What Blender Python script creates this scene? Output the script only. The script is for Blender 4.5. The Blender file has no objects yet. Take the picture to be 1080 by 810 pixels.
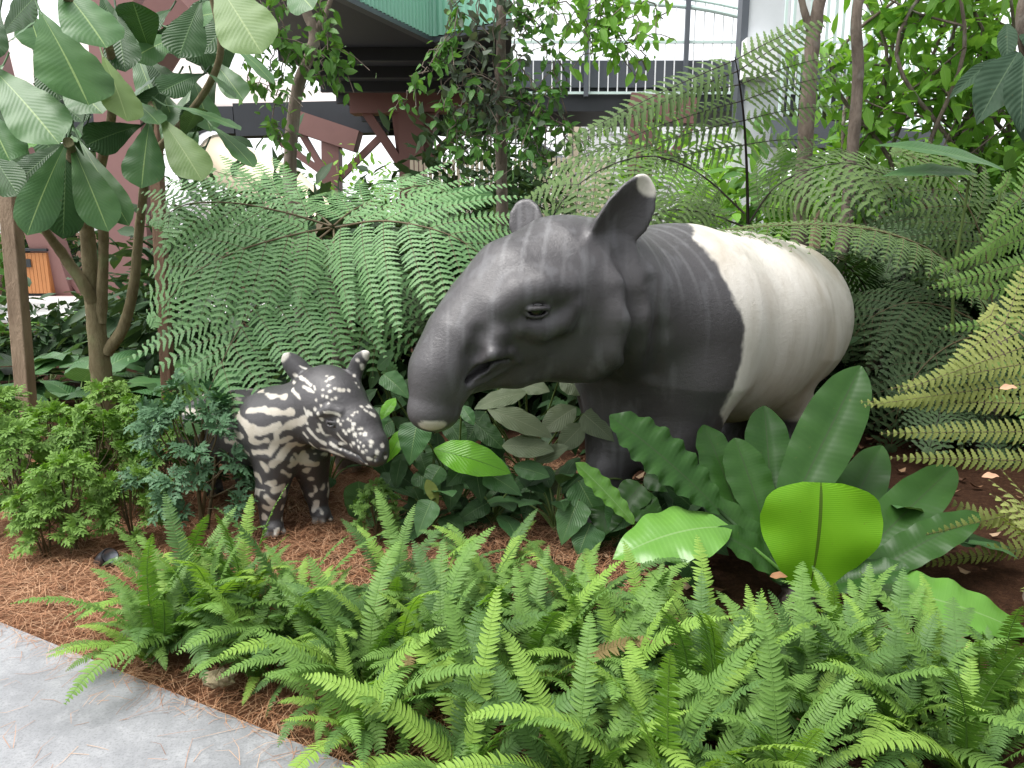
import bpy, math, random
import numpy as np
from math import radians, sin, cos, tan, pi

# ---------------------------------------------------------------- camera, sky, sun, exposure
sc = bpy.context.scene
COL = sc.collection
F = 786.0; PW, PH = 1080.0, 810.0
PITCH = radians(11.5); CAMZ = 1.3
cam_d = bpy.data.cameras.new('camera'); cam = bpy.data.objects.new('camera', cam_d); COL.objects.link(cam)
cam.location = (0, 0, CAMZ); cam.rotation_euler = (pi/2 - PITCH, 0, 0)
cam_d.sensor_fit = 'HORIZONTAL'; cam_d.sensor_width = 36.0; cam_d.lens = 36.0*F/PW
cam_d.clip_start = 0.05; cam_d.clip_end = 3000
sc.camera = cam

SUN_EL, SUN_AZ = radians(64), radians(-110)     # azimuth from +Y towards +X
world = bpy.data.worlds.new('World'); sc.world = world; world.use_nodes = True
wn = world.node_tree; wn.nodes.clear()
w_out = wn.nodes.new('ShaderNodeOutputWorld'); w_bg = wn.nodes.new('ShaderNodeBackground')
w_sky = wn.nodes.new('ShaderNodeTexSky'); w_sky.sky_type = 'NISHITA'; w_sky.sun_disc = False
w_sky.sun_elevation = SUN_EL; w_sky.sun_rotation = SUN_AZ
w_sky.air_density = 1.0; w_sky.dust_density = 1.5; w_sky.ozone_density = 1.0
w_hs = wn.nodes.new('ShaderNodeHueSaturation'); w_hs.inputs['Saturation'].default_value = 0.12; w_hs.inputs['Value'].default_value = 1.0
wn.links.new(w_sky.outputs[0], w_hs.inputs['Color']); wn.links.new(w_hs.outputs[0], w_bg.inputs['Color'])
w_bg.inputs['Strength'].default_value = 0.11
wn.links.new(w_bg.outputs[0], w_out.inputs[0])

sun_d = bpy.data.lights.new('sun', 'SUN'); sun = bpy.data.objects.new('sun', sun_d); COL.objects.link(sun)
sun_d.energy = 1.5; sun_d.angle = radians(35); sun_d.color = (1.0, 0.975, 0.94)
sun.rotation_euler = (pi/2 - SUN_EL, 0, pi - SUN_AZ); sun.location = (0, 0, 20)

sc.view_settings.view_transform = 'Standard'; sc.view_settings.look = 'None'
sc.view_settings.gamma = 1.0; sc.view_settings.use_curve_mapping = False
sc.view_settings.exposure = 1.75
sc.render.engine = 'CYCLES'
sc.cycles.max_bounces = 7; sc.cycles.diffuse_bounces = 4; sc.cycles.glossy_bounces = 3
sc.cycles.transmission_bounces = 3; sc.cycles.transparent_max_bounces = 4
sc.cycles.caustics_reflective = False; sc.cycles.caustics_refractive = False
sc.cycles.sample_clamp_indirect = 6.0
sc.cycles.use_denoising = True

# ---------------------------------------------------------------- helpers
_cp, _sp = cos(PITCH), sin(PITCH)
def P(x, y, D):
    """Point seen at photo pixel (x, y), D metres ahead along +Y."""
    a = (x - PW/2)/F; b = -(y - PH/2)/F
    v = np.array([a, _cp + b*_sp, -_sp + b*_cp])
    return v*(D/v[1]) + np.array([0, 0, CAMZ])
def RAY(x, y):
    a = (x - PW/2)/F; b = -(y - PH/2)/F
    v = np.array([a, _cp + b*_sp, -_sp + b*_cp]); return v/np.linalg.norm(v)
def G(x, y, z=0.0):
    v = RAY(x, y); t = (z - CAMZ)/v[2]; return v*t + np.array([0, 0, CAMZ])
def nrm(v):
    v = np.asarray(v, float); return v/np.maximum(np.linalg.norm(v, axis=-1, keepdims=True), 1e-9)
def A(*p): return np.array(p, float)

class MB:
    """Collects faces; build() links them as one mesh object."""
    def __init__(s): s.v = []; s.q = []; s.t = []; s.uv = []; s.n = 0
    def add(s, v, quads=None, tris=None, uv=None):
        v = np.asarray(v, np.float32).reshape(-1, 3)
        s.v.append(v)
        s.uv.append(np.zeros((len(v), 2), np.float32) if uv is None else np.asarray(uv, np.float32).reshape(-1, 2))
        if quads is not None and len(quads): s.q.append(np.asarray(quads, np.int32).reshape(-1, 4) + s.n)
        if tris is not None and len(tris): s.t.append(np.asarray(tris, np.int32).reshape(-1, 3) + s.n)
        s.n += len(v); return s
    def grid(s, g, uv=None, closed_u=False):
        """g: (a, b, 3) grid of points -> quads"""
        a, b = g.shape[:2]; i = np.arange(a*b).reshape(a, b)
        if closed_u: i = np.concatenate([i, i[:, :1]], 1)
        q = np.stack([i[:-1, :-1], i[:-1, 1:], i[1:, 1:], i[1:, :-1]], -1).reshape(-1, 4)
        return s.add(g.reshape(-1, 3), q, uv=uv)
    def grids(s, g, uv=None):
        """g: (n, a, b, 3) many grids"""
        n, a, b = g.shape[:3]; i = np.arange(n*a*b).reshape(n, a, b)
        q = np.stack([i[:, :-1, :-1], i[:, :-1, 1:], i[:, 1:, 1:], i[:, 1:, :-1]], -1).reshape(-1, 4)
        return s.add(g.reshape(-1, 3), q, uv=uv)
    def box(s, lo, hi, M=None, o=None):
        x0, y0, z0 = lo; x1, y1, z1 = hi
        v = A((x0,y0,z0),(x1,y0,z0),(x1,y1,z0),(x0,y1,z0),(x0,y0,z1),(x1,y0,z1),(x1,y1,z1),(x0,y1,z1))
        if M is not None: v = v @ np.asarray(M).T
        if o is not None: v = v + o
        return s.add(v, [(0,3,2,1),(4,5,6,7),(0,1,5,4),(1,2,6,5),(2,3,7,6),(3,0,4,7)])
    def bar(s, p, q, w, h=None, up=(0, 0, 1)):
        """box beam from p to q"""
        h = w if h is None else h
        p = np.asarray(p, float); q = np.asarray(q, float); t = nrm(q - p)
        up = np.asarray(up, float)
        if abs(t @ up) > .97: up = A(0, 1, 0)
        sd = nrm(np.cross(t, up)); n = np.cross(sd, t)
        c = [sd*a*w/2 + n*b*h/2 for a, b in ((-1,-1),(1,-1),(1,1),(-1,1))]
        v = [p + k for k in c] + [q + k for k in c]
        return s.add(v, [(0,1,2,3),(7,6,5,4),(0,4,5,1),(1,5,6,2),(2,6,7,3),(3,7,4,0)])
    def tube(s, pts, rad, n=10, caps=True, bump=0.0, seed=0):
        pts = np.asarray(pts, float); m = len(pts)
        rad = np.full(m, rad, float) if np.isscalar(rad) else np.asarray(rad, float)
        T = nrm(np.gradient(pts, axis=0)); up = A(0.13, 0.97, 0.21)
        if abs(T[0] @ up) > .9: up = A(1, 0, 0.1)
        S = nrm(np.cross(T, up)); N = np.cross(S, T)
        a = np.linspace(0, 2*pi, n, endpoint=False)
        rr = rad[:, None]*np.ones((m, n))
        if bump:
            r = np.random.default_rng(seed); rr = rr*(1 + bump*r.standard_normal((m, n)))
        g = pts[:, None] + rr[..., None]*(S[:, None]*np.cos(a)[None, :, None] + N[:, None]*np.sin(a)[None, :, None])
        uv = np.stack(np.meshgrid(np.linspace(0, 1, n), np.linspace(0, m/4, m)), -1)
        base = s.n; s.grid(g, uv.reshape(-1, 2), closed_u=True)
        if caps:
            s.add([pts[0], pts[-1]]); c0 = s.n - 2
            k = np.arange(n); k2 = (k + 1) % n
            s.t.append(np.stack([np.full(n, c0), base + k, base + k2], -1).astype(np.int32))
            e = base + (m - 1)*n
            s.t.append(np.stack([np.full(n, c0 + 1), e + k2, e + k], -1).astype(np.int32))
        return s
    def mesh(s, name, off=None, smooth=True):
        me = bpy.data.meshes.new(name)
        v = np.concatenate(s.v) if s.v else np.zeros((0, 3), np.float32)
        if off is not None: v = v - np.asarray(off, np.float32)
        q = np.concatenate(s.q) if s.q else np.zeros((0, 4), np.int32)
        t = np.concatenate(s.t) if s.t else np.zeros((0, 3), np.int32)
        nq, nt = len(q), len(t)
        me.vertices.add(len(v)); me.vertices.foreach_set('co', v.astype(np.float32).ravel())
        li = np.concatenate([q.ravel(), t.ravel()]).astype(np.int32)
        me.loops.add(len(li)); me.loops.foreach_set('vertex_index', li)
        me.polygons.add(nq + nt)
        st = np.concatenate([np.arange(nq)*4, nq*4 + np.arange(nt)*3]).astype(np.int32)
        me.polygons.foreach_set('loop_start', st)
        uvl = me.uv_layers.new(name='UVMap')
        uvl.data.foreach_set('uv', np.concatenate(s.uv)[li].ravel())
        me.update(calc_edges=True); me.validate()
        me.polygons.foreach_set('use_smooth', np.full(nq + nt, smooth, bool))
        return me
    def join(s, o):
        """take in another collector's faces as a second material"""
        s.nq1 = sum(len(x) for x in s.q); s.nt1 = sum(len(x) for x in s.t)
        for v, u in zip(o.v, o.uv): s.v.append(v); s.uv.append(u)
        s.q += [x + s.n for x in o.q]; s.t += [x + s.n for x in o.t]; s.n += o.n; return s
    def set_second(s, me, mat2):
        nq = sum(len(x) for x in s.q); nt = sum(len(x) for x in s.t)
        mi = np.zeros(nq + nt, np.int32); mi[s.nq1:nq] = 1; mi[nq + s.nt1:] = 1
        me.materials.append(mat2); me.polygons.foreach_set('material_index', mi)
    def build(s, name, mat, parent=None, smooth=True):
        off = WL.get(parent.name) if parent is not None else None
        me = s.mesh(name, off, smooth); me.materials.append(mat)
        o = bpy.data.objects.new(name, me); COL.objects.link(o)
        if parent is not None: o.parent = parent; WL[o.name] = off
        return o

WL = {}
def tag(o, label, cat, group=None, kind=None):
    o['label'] = label; o['category'] = cat
    if group: o['group'] = group
    if kind: o['kind'] = kind
    return o
def thing(name, label, cat, loc, group=None):
    o = bpy.data.objects.new(name, None); COL.objects.link(o)
    o.empty_display_size = 0.1; o.location = [float(c) for c in loc]
    WL[o.name] = np.asarray(loc, float)
    return tag(o, label, cat, group)
def struct(name, mb, mat, label=None, smooth=False):
    o = mb.build(name, mat, smooth=smooth); o['kind'] = 'structure'
    o['label'] = label or name.replace('_', ' '); return o

def bez(p0, p1, p2, n):
    t = np.linspace(0, 1, n)[:, None]
    return (1-t)**2*np.asarray(p0) + 2*t*(1-t)*np.asarray(p1) + t*t*np.asarray(p2)
def poly(pts, n):
    """smooth curve (Catmull-Rom) through points, n samples"""
    p = np.asarray(pts, float); p = np.vstack([2*p[0]-p[1], p, 2*p[-1]-p[-2]])
    m = len(p) - 3; t = np.linspace(0, m - 1e-6, n); i = t.astype(int); f = (t - i)[:, None]
    a, b, c, d = p[i], p[i+1], p[i+2], p[i+3]
    return .5*((2*b) + (c-a)*f + (2*a-5*b+4*c-d)*f*f + (3*b-a-3*c+d)*f**3)
def PL(pts, D):
    """photo pixels -> world polyline; D one depth or one per point"""
    D = [D]*len(pts) if np.isscalar(D) else D
    return [P(x, y, d) for (x, y), d in zip(pts, D)]

# ---------------------------------------------------------------- materials
class NT:
    def __init__(s, name):
        s.m = bpy.data.materials.new(name); s.m.use_nodes = True
        s.t = s.m.node_tree; s.t.nodes.clear()
        s.out = s.t.nodes.new('ShaderNodeOutputMaterial')
    def n(s, typ, **kw):
        d = s.t.nodes.new(typ)
        for k, v in kw.items():
            if k.startswith('i_'):
                k2 = k[2:]; k2 = int(k2) if k2.isdigit() else k2.replace('_', ' ')
                d.inputs[k2].default_value = v
            else: setattr(d, k, v)
        return d
    def l(s, a, b): s.t.links.new(a, b)
    def noise(s, vec, scale, detail=4, rough=.55, dist=0.0):
        d = s.n('ShaderNodeTexNoise', i_Scale=scale, i_Detail=detail, i_Roughness=rough, i_Distortion=dist)
        if vec is not None: s.l(vec, d.inputs['Vector'])
        return d.outputs['Fac']
    def ramp(s, fac, stops, interp='LINEAR'):
        r = s.n('ShaderNodeValToRGB'); r.color_ramp.interpolation = interp
        e = r.color_ramp.elements
        while len(e) < len(stops): e.new(.5)
        for k, (p, c) in zip(e, stops):
            k.position = p; k.color = (*c, 1) if not np.isscalar(c) else (c, c, c, 1)
        s.l(fac, r.inputs[0]); return r.outputs[0]
    def mix(s, fac, a, b, blend='MIX'):
        d = s.n('ShaderNodeMix', data_type='RGBA', blend_type=blend)
        for src, k in ((fac, 0), (a, 6), (b, 7)):
            if hasattr(src, 'is_linked'): s.l(src, d.inputs[k])
            else: d.inputs[k].default_value = src if k == 0 else (*src, 1)
        return d.outputs[2]
    def math(s, op, a, b=0.0, c=0.0):
        d = s.n('ShaderNodeMath', operation=op)
        for i, x in enumerate((a, b, c)):
            if hasattr(x, 'is_linked'): s.l(x, d.inputs[i])
            else: d.inputs[i].default_value = x
        return d.outputs[0]
    def coord(s, kind='Object', scale=None):
        o = s.n('ShaderNodeTexCoord').outputs[kind]
        if scale is not None:
            m = s.n('ShaderNodeMapping'); m.inputs['Scale'].default_value = scale; s.l(o, m.inputs[0]); o = m.outputs[0]
        return o
    def bump(s, h, strength, dist=0.01, normal=None):
        b = s.n('ShaderNodeBump', i_Strength=strength, i_Distance=dist); s.l(h, b.inputs['Height'])
        if normal is not None: s.l(normal, b.inputs['Normal'])
        return b.outputs[0]
    def bsdf(s, color, rough=.6, normal=None, spec=.5, metal=0.0, coat=0.0, link=True):
        b = s.n('ShaderNodeBsdfPrincipled')
        if hasattr(color, 'is_linked'): s.l(color, b.inputs['Base Color'])
        else: b.inputs['Base Color'].default_value = (*color, 1)
        if hasattr(rough, 'is_linked'): s.l(rough, b.inputs['Roughness'])
        else: b.inputs['Roughness'].default_value = rough
        b.inputs['Specular IOR Level'].default_value = spec; b.inputs['Metallic'].default_value = metal
        b.inputs['Coat Weight'].default_value = coat
        if normal is not None: s.l(normal, b.inputs['Normal'])
        if link: s.l(b.outputs[0], s.out.inputs[0])
        return b.outputs[0]

def leaf_mat(name, dark, light, rough=.42, trans=.22, veins=0.0, vscale=18, slant=.55, midrib=(.25,.33,.12), spec=.4, tip=None, noise=9.0, veinbump=.25, obj_rand=.5, spots=0.0):
    """leaf: colour varies by piece and by patch; UV (across -1..1, along 0..1) carries midrib and side veins"""
    k = NT(name)
    oi = k.n('ShaderNodeObjectInfo'); gi = k.n('ShaderNodeNewGeometry')
    co = k.coord('Object')
    nz = k.noise(co, noise, 3)
    f = k.math('ADD', k.math('MULTIPLY', oi.outputs['Random'], obj_rand), k.math('MULTIPLY', gi.outputs['Random Per Island'], 1-obj_rand))
    f = k.math('ADD', k.math('MULTIPLY', f, .75), k.math('MULTIPLY', k.math('SUBTRACT', nz, .5), .9))
    c = k.mix(f, dark, light); c_cl = c
    uv = k.n('ShaderNodeSeparateXYZ'); k.l(k.coord('UV'), uv.inputs[0])
    au = k.math('ABSOLUTE', uv.outputs[0])
    norm = None
    if tip is not None:
        c = k.mix(k.math('MULTIPLY', k.math('POWER', uv.outputs[1], 5.0), .7), c, tip)
    if veins:
        vv = k.math('SUBTRACT', k.math('MULTIPLY', uv.outputs[1], vscale), k.math('MULTIPLY', au, vscale*slant*.35))
        tri = k.math('ABSOLUTE', k.math('SUBTRACT', k.math('FRACT', vv), .5))      # 0 on the vein
        line = k.math('SUBTRACT', 1.0, k.math('MINIMUM', k.math('MULTIPLY', tri, 9.0), 1.0))
        c = k.mix(k.math('MULTIPLY', line, veins), c, [min(1, x*1.9+.01) for x in light])
        norm = k.bump(k.math('SINE', k.math('MULTIPLY', vv, 2*pi)), veinbump, .004)
    if midrib is not None:
        mr = k.math('LESS_THAN', au, .03)
        c = k.mix(k.math('MULTIPLY', mr, .7), c, midrib)
    if spots:
        sn = k.noise(co, 55, 4, .7); c = k.mix(k.ramp(sn, [(.66, 0.0), (.72, spots)]), c, (.14, .10, .035))
    # paler underside
    c = k.mix(k.math('MULTIPLY', gi.outputs['Backfacing'], .35), c, [x*.7+.06 for x in light])
    b = k.bsdf(c, rough, norm, spec*.5, link=False)
    t = k.n('ShaderNodeBsdfTranslucent')
    tc = k.mix(1.0, c, (1.0, 1.05, .45), 'MULTIPLY'); tb = k.mix(1.0, tc, (1.6, 1.6, 1.6), 'MULTIPLY'); k.l(tb, t.inputs[0])
    m = k.n('ShaderNodeMixShader'); m.inputs[0].default_value = trans
    k.l(b, m.inputs[1]); k.l(t.outputs[0], m.inputs[2]); k.l(m.outputs[0], k.out.inputs[0])
    return k.m

def plain_mat(name, c, rough=.6, var=.25, scale=6.0, bump=.0, spec=.4, metal=0.0, stretch=None, bscale=None):
    k = NT(name); co = k.coord('Object', stretch)
    n1 = k.noise(co, scale, 6, .6)
    cc = k.mix(n1, [x*(1-var) for x in c], [min(1, x*(1+var)) for x in c])
    nm = k.bump(k.noise(co, bscale or scale*4, 5, .6), bump, .01) if bump else None
    k.bsdf(cc, rough, nm, spec, metal); return k.m
def bark_mat(name, c1, c2, scale=14, lichen=None):
    k = NT(name); co = k.coord('Object', (1, 1, .35))
    n1 = k.noise(co, scale, 8, .65, .4); n2 = k.noise(k.coord('Object'), 5, 3)
    c = k.ramp(n1, [(.3, c1), (.7, c2)])
    if lichen is not None: c = k.mix(k.ramp(n2, [(.55, 0.0), (.68, .55)]), c, lichen)
    k.bsdf(c, .85, k.bump(k.noise(co, scale*2.2, 8, .7, .6), .8, .02), .2); return k.m
# ---------------------------------------------------------------- sculpting by distance field (the two tapir statues)
def smin(a, b, k):
    h = np.maximum(k - np.abs(a - b), 0)/k
    return np.minimum(a, b) - h*h*k*.25
def smax(a, b, k): return -smin(-a, -b, k)
def sd_cone(p, a, b, ra, rb):
    """capsule whose radius runs from ra to rb"""
    ba = b - a; l2 = ba @ ba
    h = np.clip(((p - a) @ ba)/l2, 0, 1)
    return np.linalg.norm(p - a - h[:, None]*ba, axis=1) - (ra + (rb - ra)*h)
def sd_ell(p, c, ax, r):
    """ellipsoid with axis rows ax, radii r"""
    q = ((p - c) @ np.asarray(ax).T); r = np.asarray(r)
    k0 = np.linalg.norm(q/r, axis=1); k1 = np.linalg.norm(q/(r*r), axis=1)
    return k0*(k0 - 1)/np.maximum(k1, 1e-6)
def axes(x, z=(0, 0, 1)):
    x = nrm(x); y = nrm(np.cross(z, x)); return np.array([x, y, np.cross(x, y)])

class Sculpt:
    def __init__(s): s.ops = []
    def cone(s, a, b, ra, rb, k=.1): s.ops.append(('u', k, sd_cone, (np.asarray(a), np.asarray(b), ra, rb))); return s
    def ell(s, c, ax, r, k=.1): s.ops.append(('u', k, sd_ell, (np.asarray(c), ax, r))); return s
    def cut_cone(s, a, b, ra, rb, k=.02): s.ops.append(('c', k, sd_cone, (np.asarray(a), np.asarray(b), ra, rb))); return s
    def cut_ell(s, c, ax, r, k=.02): s.ops.append(('c', k, sd_ell, (np.asarray(c), ax, r))); return s
    def chain(s, pts, rad, k=.1, cut=False):
        for i in range(len(pts)-1): (s.cut_cone if cut else s.cone)(pts[i], pts[i+1], rad[i], rad[i+1], k)
        return s
    def ear(s, fn, k=.04): s.ops.append(('u', k, fn, ())); return s
    def f(s, p):
        d = np.full(len(p), 9.0)
        for m, k, fn, a in s.ops:
            e = fn(p, *a)
            d = smin(d, e, k) if m == 'u' else smax(d, -e, k)
        return d
    def hit(s, x, y, t0=1.5, t1=6.0):
        """point of the surface seen at photo pixel (x, y)"""
        r = RAY(x, y); o = A(0, 0, CAMZ); t = t0
        for _ in range(90):
            d = s.f((o + r*t)[None])[0]
            if d < .0008: return o + r*t
            t += d*.8
            if t > t1: break
        return None
    def grad(s, p, e=.004):
        g = np.zeros_like(p)
        for i in range(3):
            q = np.zeros(3); q[i] = e
            g[:, i] = s.f(p + q) - s.f(p - q)
        return nrm(g)
    def mesh(s, lo, hi, h):
        lo = np.asarray(lo, float); hi = np.asarray(hi, float)
        C = 4; nc = np.ceil((hi - lo)/(h*C)).astype(int) + 1
        ax = [lo[i] + np.arange(nc[i])*h*C + h*C/2 for i in range(3)]
        pc = np.stack(np.meshgrid(*ax, indexing='ij'), -1).reshape(-1, 3)
        dc = s.f(pc).reshape(nc)
        D = np.repeat(np.repeat(np.repeat(dc, C, 0), C, 1), C, 2).astype(np.float32)
        near = np.abs(D) < h*C*1.8
        idx = np.argwhere(near); pf = lo + idx*h + h/2
        v = np.concatenate([s.f(c) for c in np.array_split(pf, max(1, len(pf)//300000))])
        D[near] = v
        S = D < 0
        nx, ny, nz = D.shape
        cnt = np.zeros((nx-1, ny-1, nz-1), np.int8)
        for a in (0, 1):
            for b in (0, 1):
                for c in (0, 1): cnt += S[a:nx-1+a, b:ny-1+b, c:nz-1+c]
        act = (cnt > 0) & (cnt < 8); cells = np.argwhere(act)
        ids = -np.ones(act.shape, np.int32); ids[act] = np.arange(len(cells))
        acc = np.zeros((len(cells), 3)); num = np.zeros(len(cells))
        cor = [(a, b, c) for a in (0, 1) for b in (0, 1) for c in (0, 1)]
        for p in cor:
            for ax_ in range(3):
                if p[ax_]: continue
                q = list(p); q[ax_] = 1
                d0 = D[tuple((cells + p).T)]; d1 = D[tuple((cells + q).T)]
                x = (d0 < 0) != (d1 < 0); t = np.where(x, d0/np.where(x, d0 - d1, 1), 0)
                pos = np.tile(np.array(p, float), (len(cells), 1)); pos[:, ax_] += t
                acc[x] += pos[x]; num[x] += 1
        V = lo + (cells + acc/num[:, None])*h + h/2
        quads = []
        for ax_ in range(3):
            u, w = (ax_+1) % 3, (ax_+2) % 3
            sl0 = [slice(None)]*3; sl1 = [slice(None)]*3; sl0[ax_] = slice(0, -1); sl1[ax_] = slice(1, None)
            e = np.argwhere(S[tuple(sl0)] != S[tuple(sl1)])
            e = e[(e[:, u] > 0) & (e[:, w] > 0) & (e[:, u] < D.shape[u]-1) & (e[:, w] < D.shape[w]-1)]
            ins = S[tuple(e.T)]
            k = []
            for du, dw in ((1, 1), (0, 1), (0, 0), (1, 0)):
                c = e.copy(); c[:, u] -= du; c[:, w] -= dw; k.append(ids[tuple(c.T)])
            q = np.stack(k, -1); q[~ins] = q[~ins][:, ::-1]
            quads.append(q)
        Q = np.concatenate(quads); Q = Q[(Q >= 0).all(1)]
        for _ in range(2):
            V = V - np.clip(s.f(V), -h, h)[:, None]*s.grad(V)*.9
        return V, Q
_rw = np.random.default_rng(5)
_W = _rw.normal(size=(24, 3)); _PH = _rw.uniform(0, 6.28, 24)
def wob(p, freq):
    """smooth noise about -1..1"""
    o = np.zeros(len(p))
    for w, ph in zip(_W[:12], _PH[:12]): o += np.sin(p @ (w*freq) + ph)
    return o/3.4

def statue_mesh(name, V, Q, mat, parent, col):
    mb = MB(); mb.add(V, Q)
    o = mb.build(name, mat, parent)
    at = o.data.color_attributes.new('paint', 'FLOAT_COLOR', 'POINT')
    c = np.ones((len(V), 4), np.float32); c[:, :3] = col
    at.data.foreach_set('color', c.ravel()); return o

def statue_mat(name, streak=True):
    k = NT(name)
    at = k.n('ShaderNodeVertexColor', layer_name='paint')
    co = k.coord('Object')
    sx = k.n('ShaderNodeSeparateColor'); k.l(at.outputs[0], sx.inputs[0])
    white = sx.outputs[0]; extra = sx.outputs[1]; runs = sx.outputs[2]
    n1 = k.noise(co, 7, 6, .6); n2 = k.noise(co, 60, 4, .6)
    blk = k.mix(n1, (.047, .044, .046), (.080, .075, .078))
    blk = k.mix(k.math('MULTIPLY', n2, .5), blk, (.048, .045, .047))
    if streak:   # pale run-off marks down the sides
        st = k.noise(k.coord('Object', (7, 7, .35)), 2.4, 2, .5)
        blk = k.mix(k.ramp(st, [(.54, 0.0), (.68, .6)]), blk, (.115, .114, .12))
        blk = k.mix(k.math('MULTIPLY', runs, .75), blk, (.15, .148, .152))
    wh = k.ramp(k.noise(k.coord('Object', (5, 5, 1.0)), 2.2, 6, .6), [(.25, (.46, .42, .35)), (.48, (.60, .565, .50)), (.75, (.68, .65, .59))])
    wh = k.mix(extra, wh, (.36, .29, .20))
    c = k.mix(white, blk, wh)
    b1 = k.bump(k.noise(k.coord('Object', (1, 1, 1.6)), 30, 5, .6, .6), .16, .012)
    b2 = k.bump(k.noise(co, 95, 5, .68, 1.4), .34, .006, b1)
    rg = k.math('ADD', .27, k.math('MULTIPLY', n1, .25))
    k.bsdf(c, rg, b2, .5); return k.m

# ---- adult
def build_adult():
    S = Sculpt()
    sh = P(708, 343, 3.42); rp = P(810, 337, 4.02)
    AX = nrm(rp - sh); AXh = nrm(A(AX[0], AX[1], 0)); SD = A(AXh[1], -AXh[0], 0)   # SD points to the viewer's side
    S.cone(sh, rp, .435, .425, .1)
    S.ell(P(768, 348, 3.7), axes(AXh), (.55, .43, .46), .1)
    # neck
    S.cone(sh + A(-.02, 0, .03), P(640, 318, 3.10), .42, .30, .10)
    # head
    S.ell(P(606, 302, 3.02), axes(P(500, 330, 2.85) - P(640, 290, 3.12)), (.30, .235, .262), .10)
    S.ell(P(612, 343, 3.00), axes(P(500, 390, 2.85) - P(640, 330, 3.08)), (.25, .20, .225), .08)
    S.chain([P(585, 300, 2.98), P(548, 312, 2.90), P(513, 338, 2.83), P(487, 362, 2.77), P(467, 392, 2.73), P(459, 425, 2.71)],
            [.262, .215, .168, .132, .112, .096], .07)
    S.ell(P(457, 434, 2.71), axes((1, 0, 0)), (.094, .098, .072), .03)
    # upper lip bulge and lower jaw
    S.cone(P(556, 358, 2.86), P(503, 378, 2.78), .12, .085, .05)
    S.chain([P(501, 402, 2.80), P(545, 389, 2.86), P(600, 360, 2.96)], [.040, .066, .16], .05)
    # ears
    def ear(base, tip, w, thick, face, b=(.62, .85)):
        ax = nrm(tip - base); n = nrm(face - ax*(face @ ax)); sd = np.cross(n, ax); L = np.linalg.norm(tip - base)
        def fn(p):
            q = p - base; u = (q @ ax)/L; v = q @ sd; z = q @ n
            uc = np.clip(u, 0, 1.0)
            wid = w*np.interp(uc, [0, .2, .5, .75, .92, 1.0], [*b, 1.0, .84, .50, .18])
            th = thick*np.interp(uc, [0, .3, 1], [1.9, 1.1, .7])
            zz = z - (v*v)/np.maximum(wid, .01)*.60                # cupped blade
            e = np.sqrt((v/wid)**2 + (zz/th)**2) - 1
            d1 = e*np.minimum(wid, th)*1.0
            d2 = np.maximum((u - 1.0)*L, (-.1 - u)*L)
            return smax(d1, d2, .02)*.75
        return fn
    S.ear(ear(P(628, 256, 2.90), P(683, 185, 2.88), .108, .030, nrm(A(.30, -.88, -.36)), (.70, .90)), .03)
    S.ear(ear(P(562, 262, 3.2), P(553, 210, 3.24), .076, .045, nrm(A(-.25, -.95, .1))), .04)
    # legs
    gz = .03
    S.chain([P(722, 400, 3.22), P(712, 470, 3.22), P(716, 520, 3.24)], [.25, .15, .10], .08)
    S.ell(P(714, 452, 3.20), axes((0, 0, 1), (0, 1, 0)), (.20, .16, .17), .035)
    S.chain([P(716, 520, 3.24), P(720, 570, 3.18) + A(0, 0, 0)], [.10, .085], .04)
    S.chain([P(655, 410, 3.33), P(648, 470, 3.28), P(642, 510, 3.26)], [.22, .115, .085], .08)
    S.chain([P(642, 510, 3.26), P(636, 542, 3.18)], [.085, .078], .04)
    hl = rp + SD*.17 - AXh*.16; hr = rp - SD*.17 - AXh*.16
    for q in (hl, hr):
        S.chain([q + A(0, 0, -.12), A(q[0]-.03, q[1], .55), A(q[0]+.12, q[1]+.08, .36), A(q[0]+.06, q[1]+.02, .10)], [.26, .17, .10, .085], .08)
    for q in (A(hl[0]+.05, hl[1]+.01, gz+.045), A(hr[0]+.05, hr[1]+.01, gz+.045)):
        S.ell(q, axes(-AXh), (.13, .10, .06), .03)
    nf = P(720, 570, 3.18); ff = P(636, 542, 3.18)
    for q in (A(nf[0], nf[1], gz), A(ff[0], ff[1], gz)):
        S.cone(q + A(0, .03, .22), q + A(0, 0, .06), .082, .085, .04)
        S.ell(q + A(-.04, -.04, .045), axes(-AXh), (.13, .10, .055), .03)
        for a in (-.5, 0, .5):
            d = -AXh*cos(a) + SD*sin(a); S.ell(q + d*.13 + A(0, 0, .03), axes(d), (.05, .036, .035), .015)
    tl = rp + AXh*.38 + A(0, 0, .10)
    S.cone(tl, tl + AXh*.06 - A(0, 0, .12), .045, .025, .03)
    # features laid on the surface where they are seen
    H = lambda x, y: S.hit(x, y)
    def ridge(pts, r, lift, k=.03, cut=False):
        q = [H(*p) for p in pts]
        if any(v is None for v in q): print('MISS ridge', pts); return
        q = np.array(q); n = S.grad(q); q = q + n*lift
        rr = r if not np.isscalar(r) else [r]*len(q)
        todo.append((q, rr, k, cut))
    todo = []
    ridge([(528, 322), (548, 309), (575, 303), (600, 304)], [.02, .03, .032, .02], -.014, .08)     # brow
    ridge([(552, 347), (572, 349), (592, 341), (606, 324)], [.014, .024, .026, .016], -.007, .05)   # bag under the eye
    ridge([(527, 354), (520, 372), (512, 386)], [.02, .022, .014], -.006, .05)                      # lip fold
    ridge([(655, 300), (658, 335), (650, 372), (628, 396)], [.03, .035, .035, .02], -.022, .09)      # jowl
    eye = H(567, 328); en = S.grad(eye[None])[0]
    nb = [(ops) for ops in todo]
    ridge([(655, 272), (671, 320), (666, 365), (642, 402)], [.012, .016, .016, .010], .010, .07, True)
    ridge([(690, 300), (697, 350), (688, 395)], [.012, .016, .010], .006, .06, True)
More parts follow.
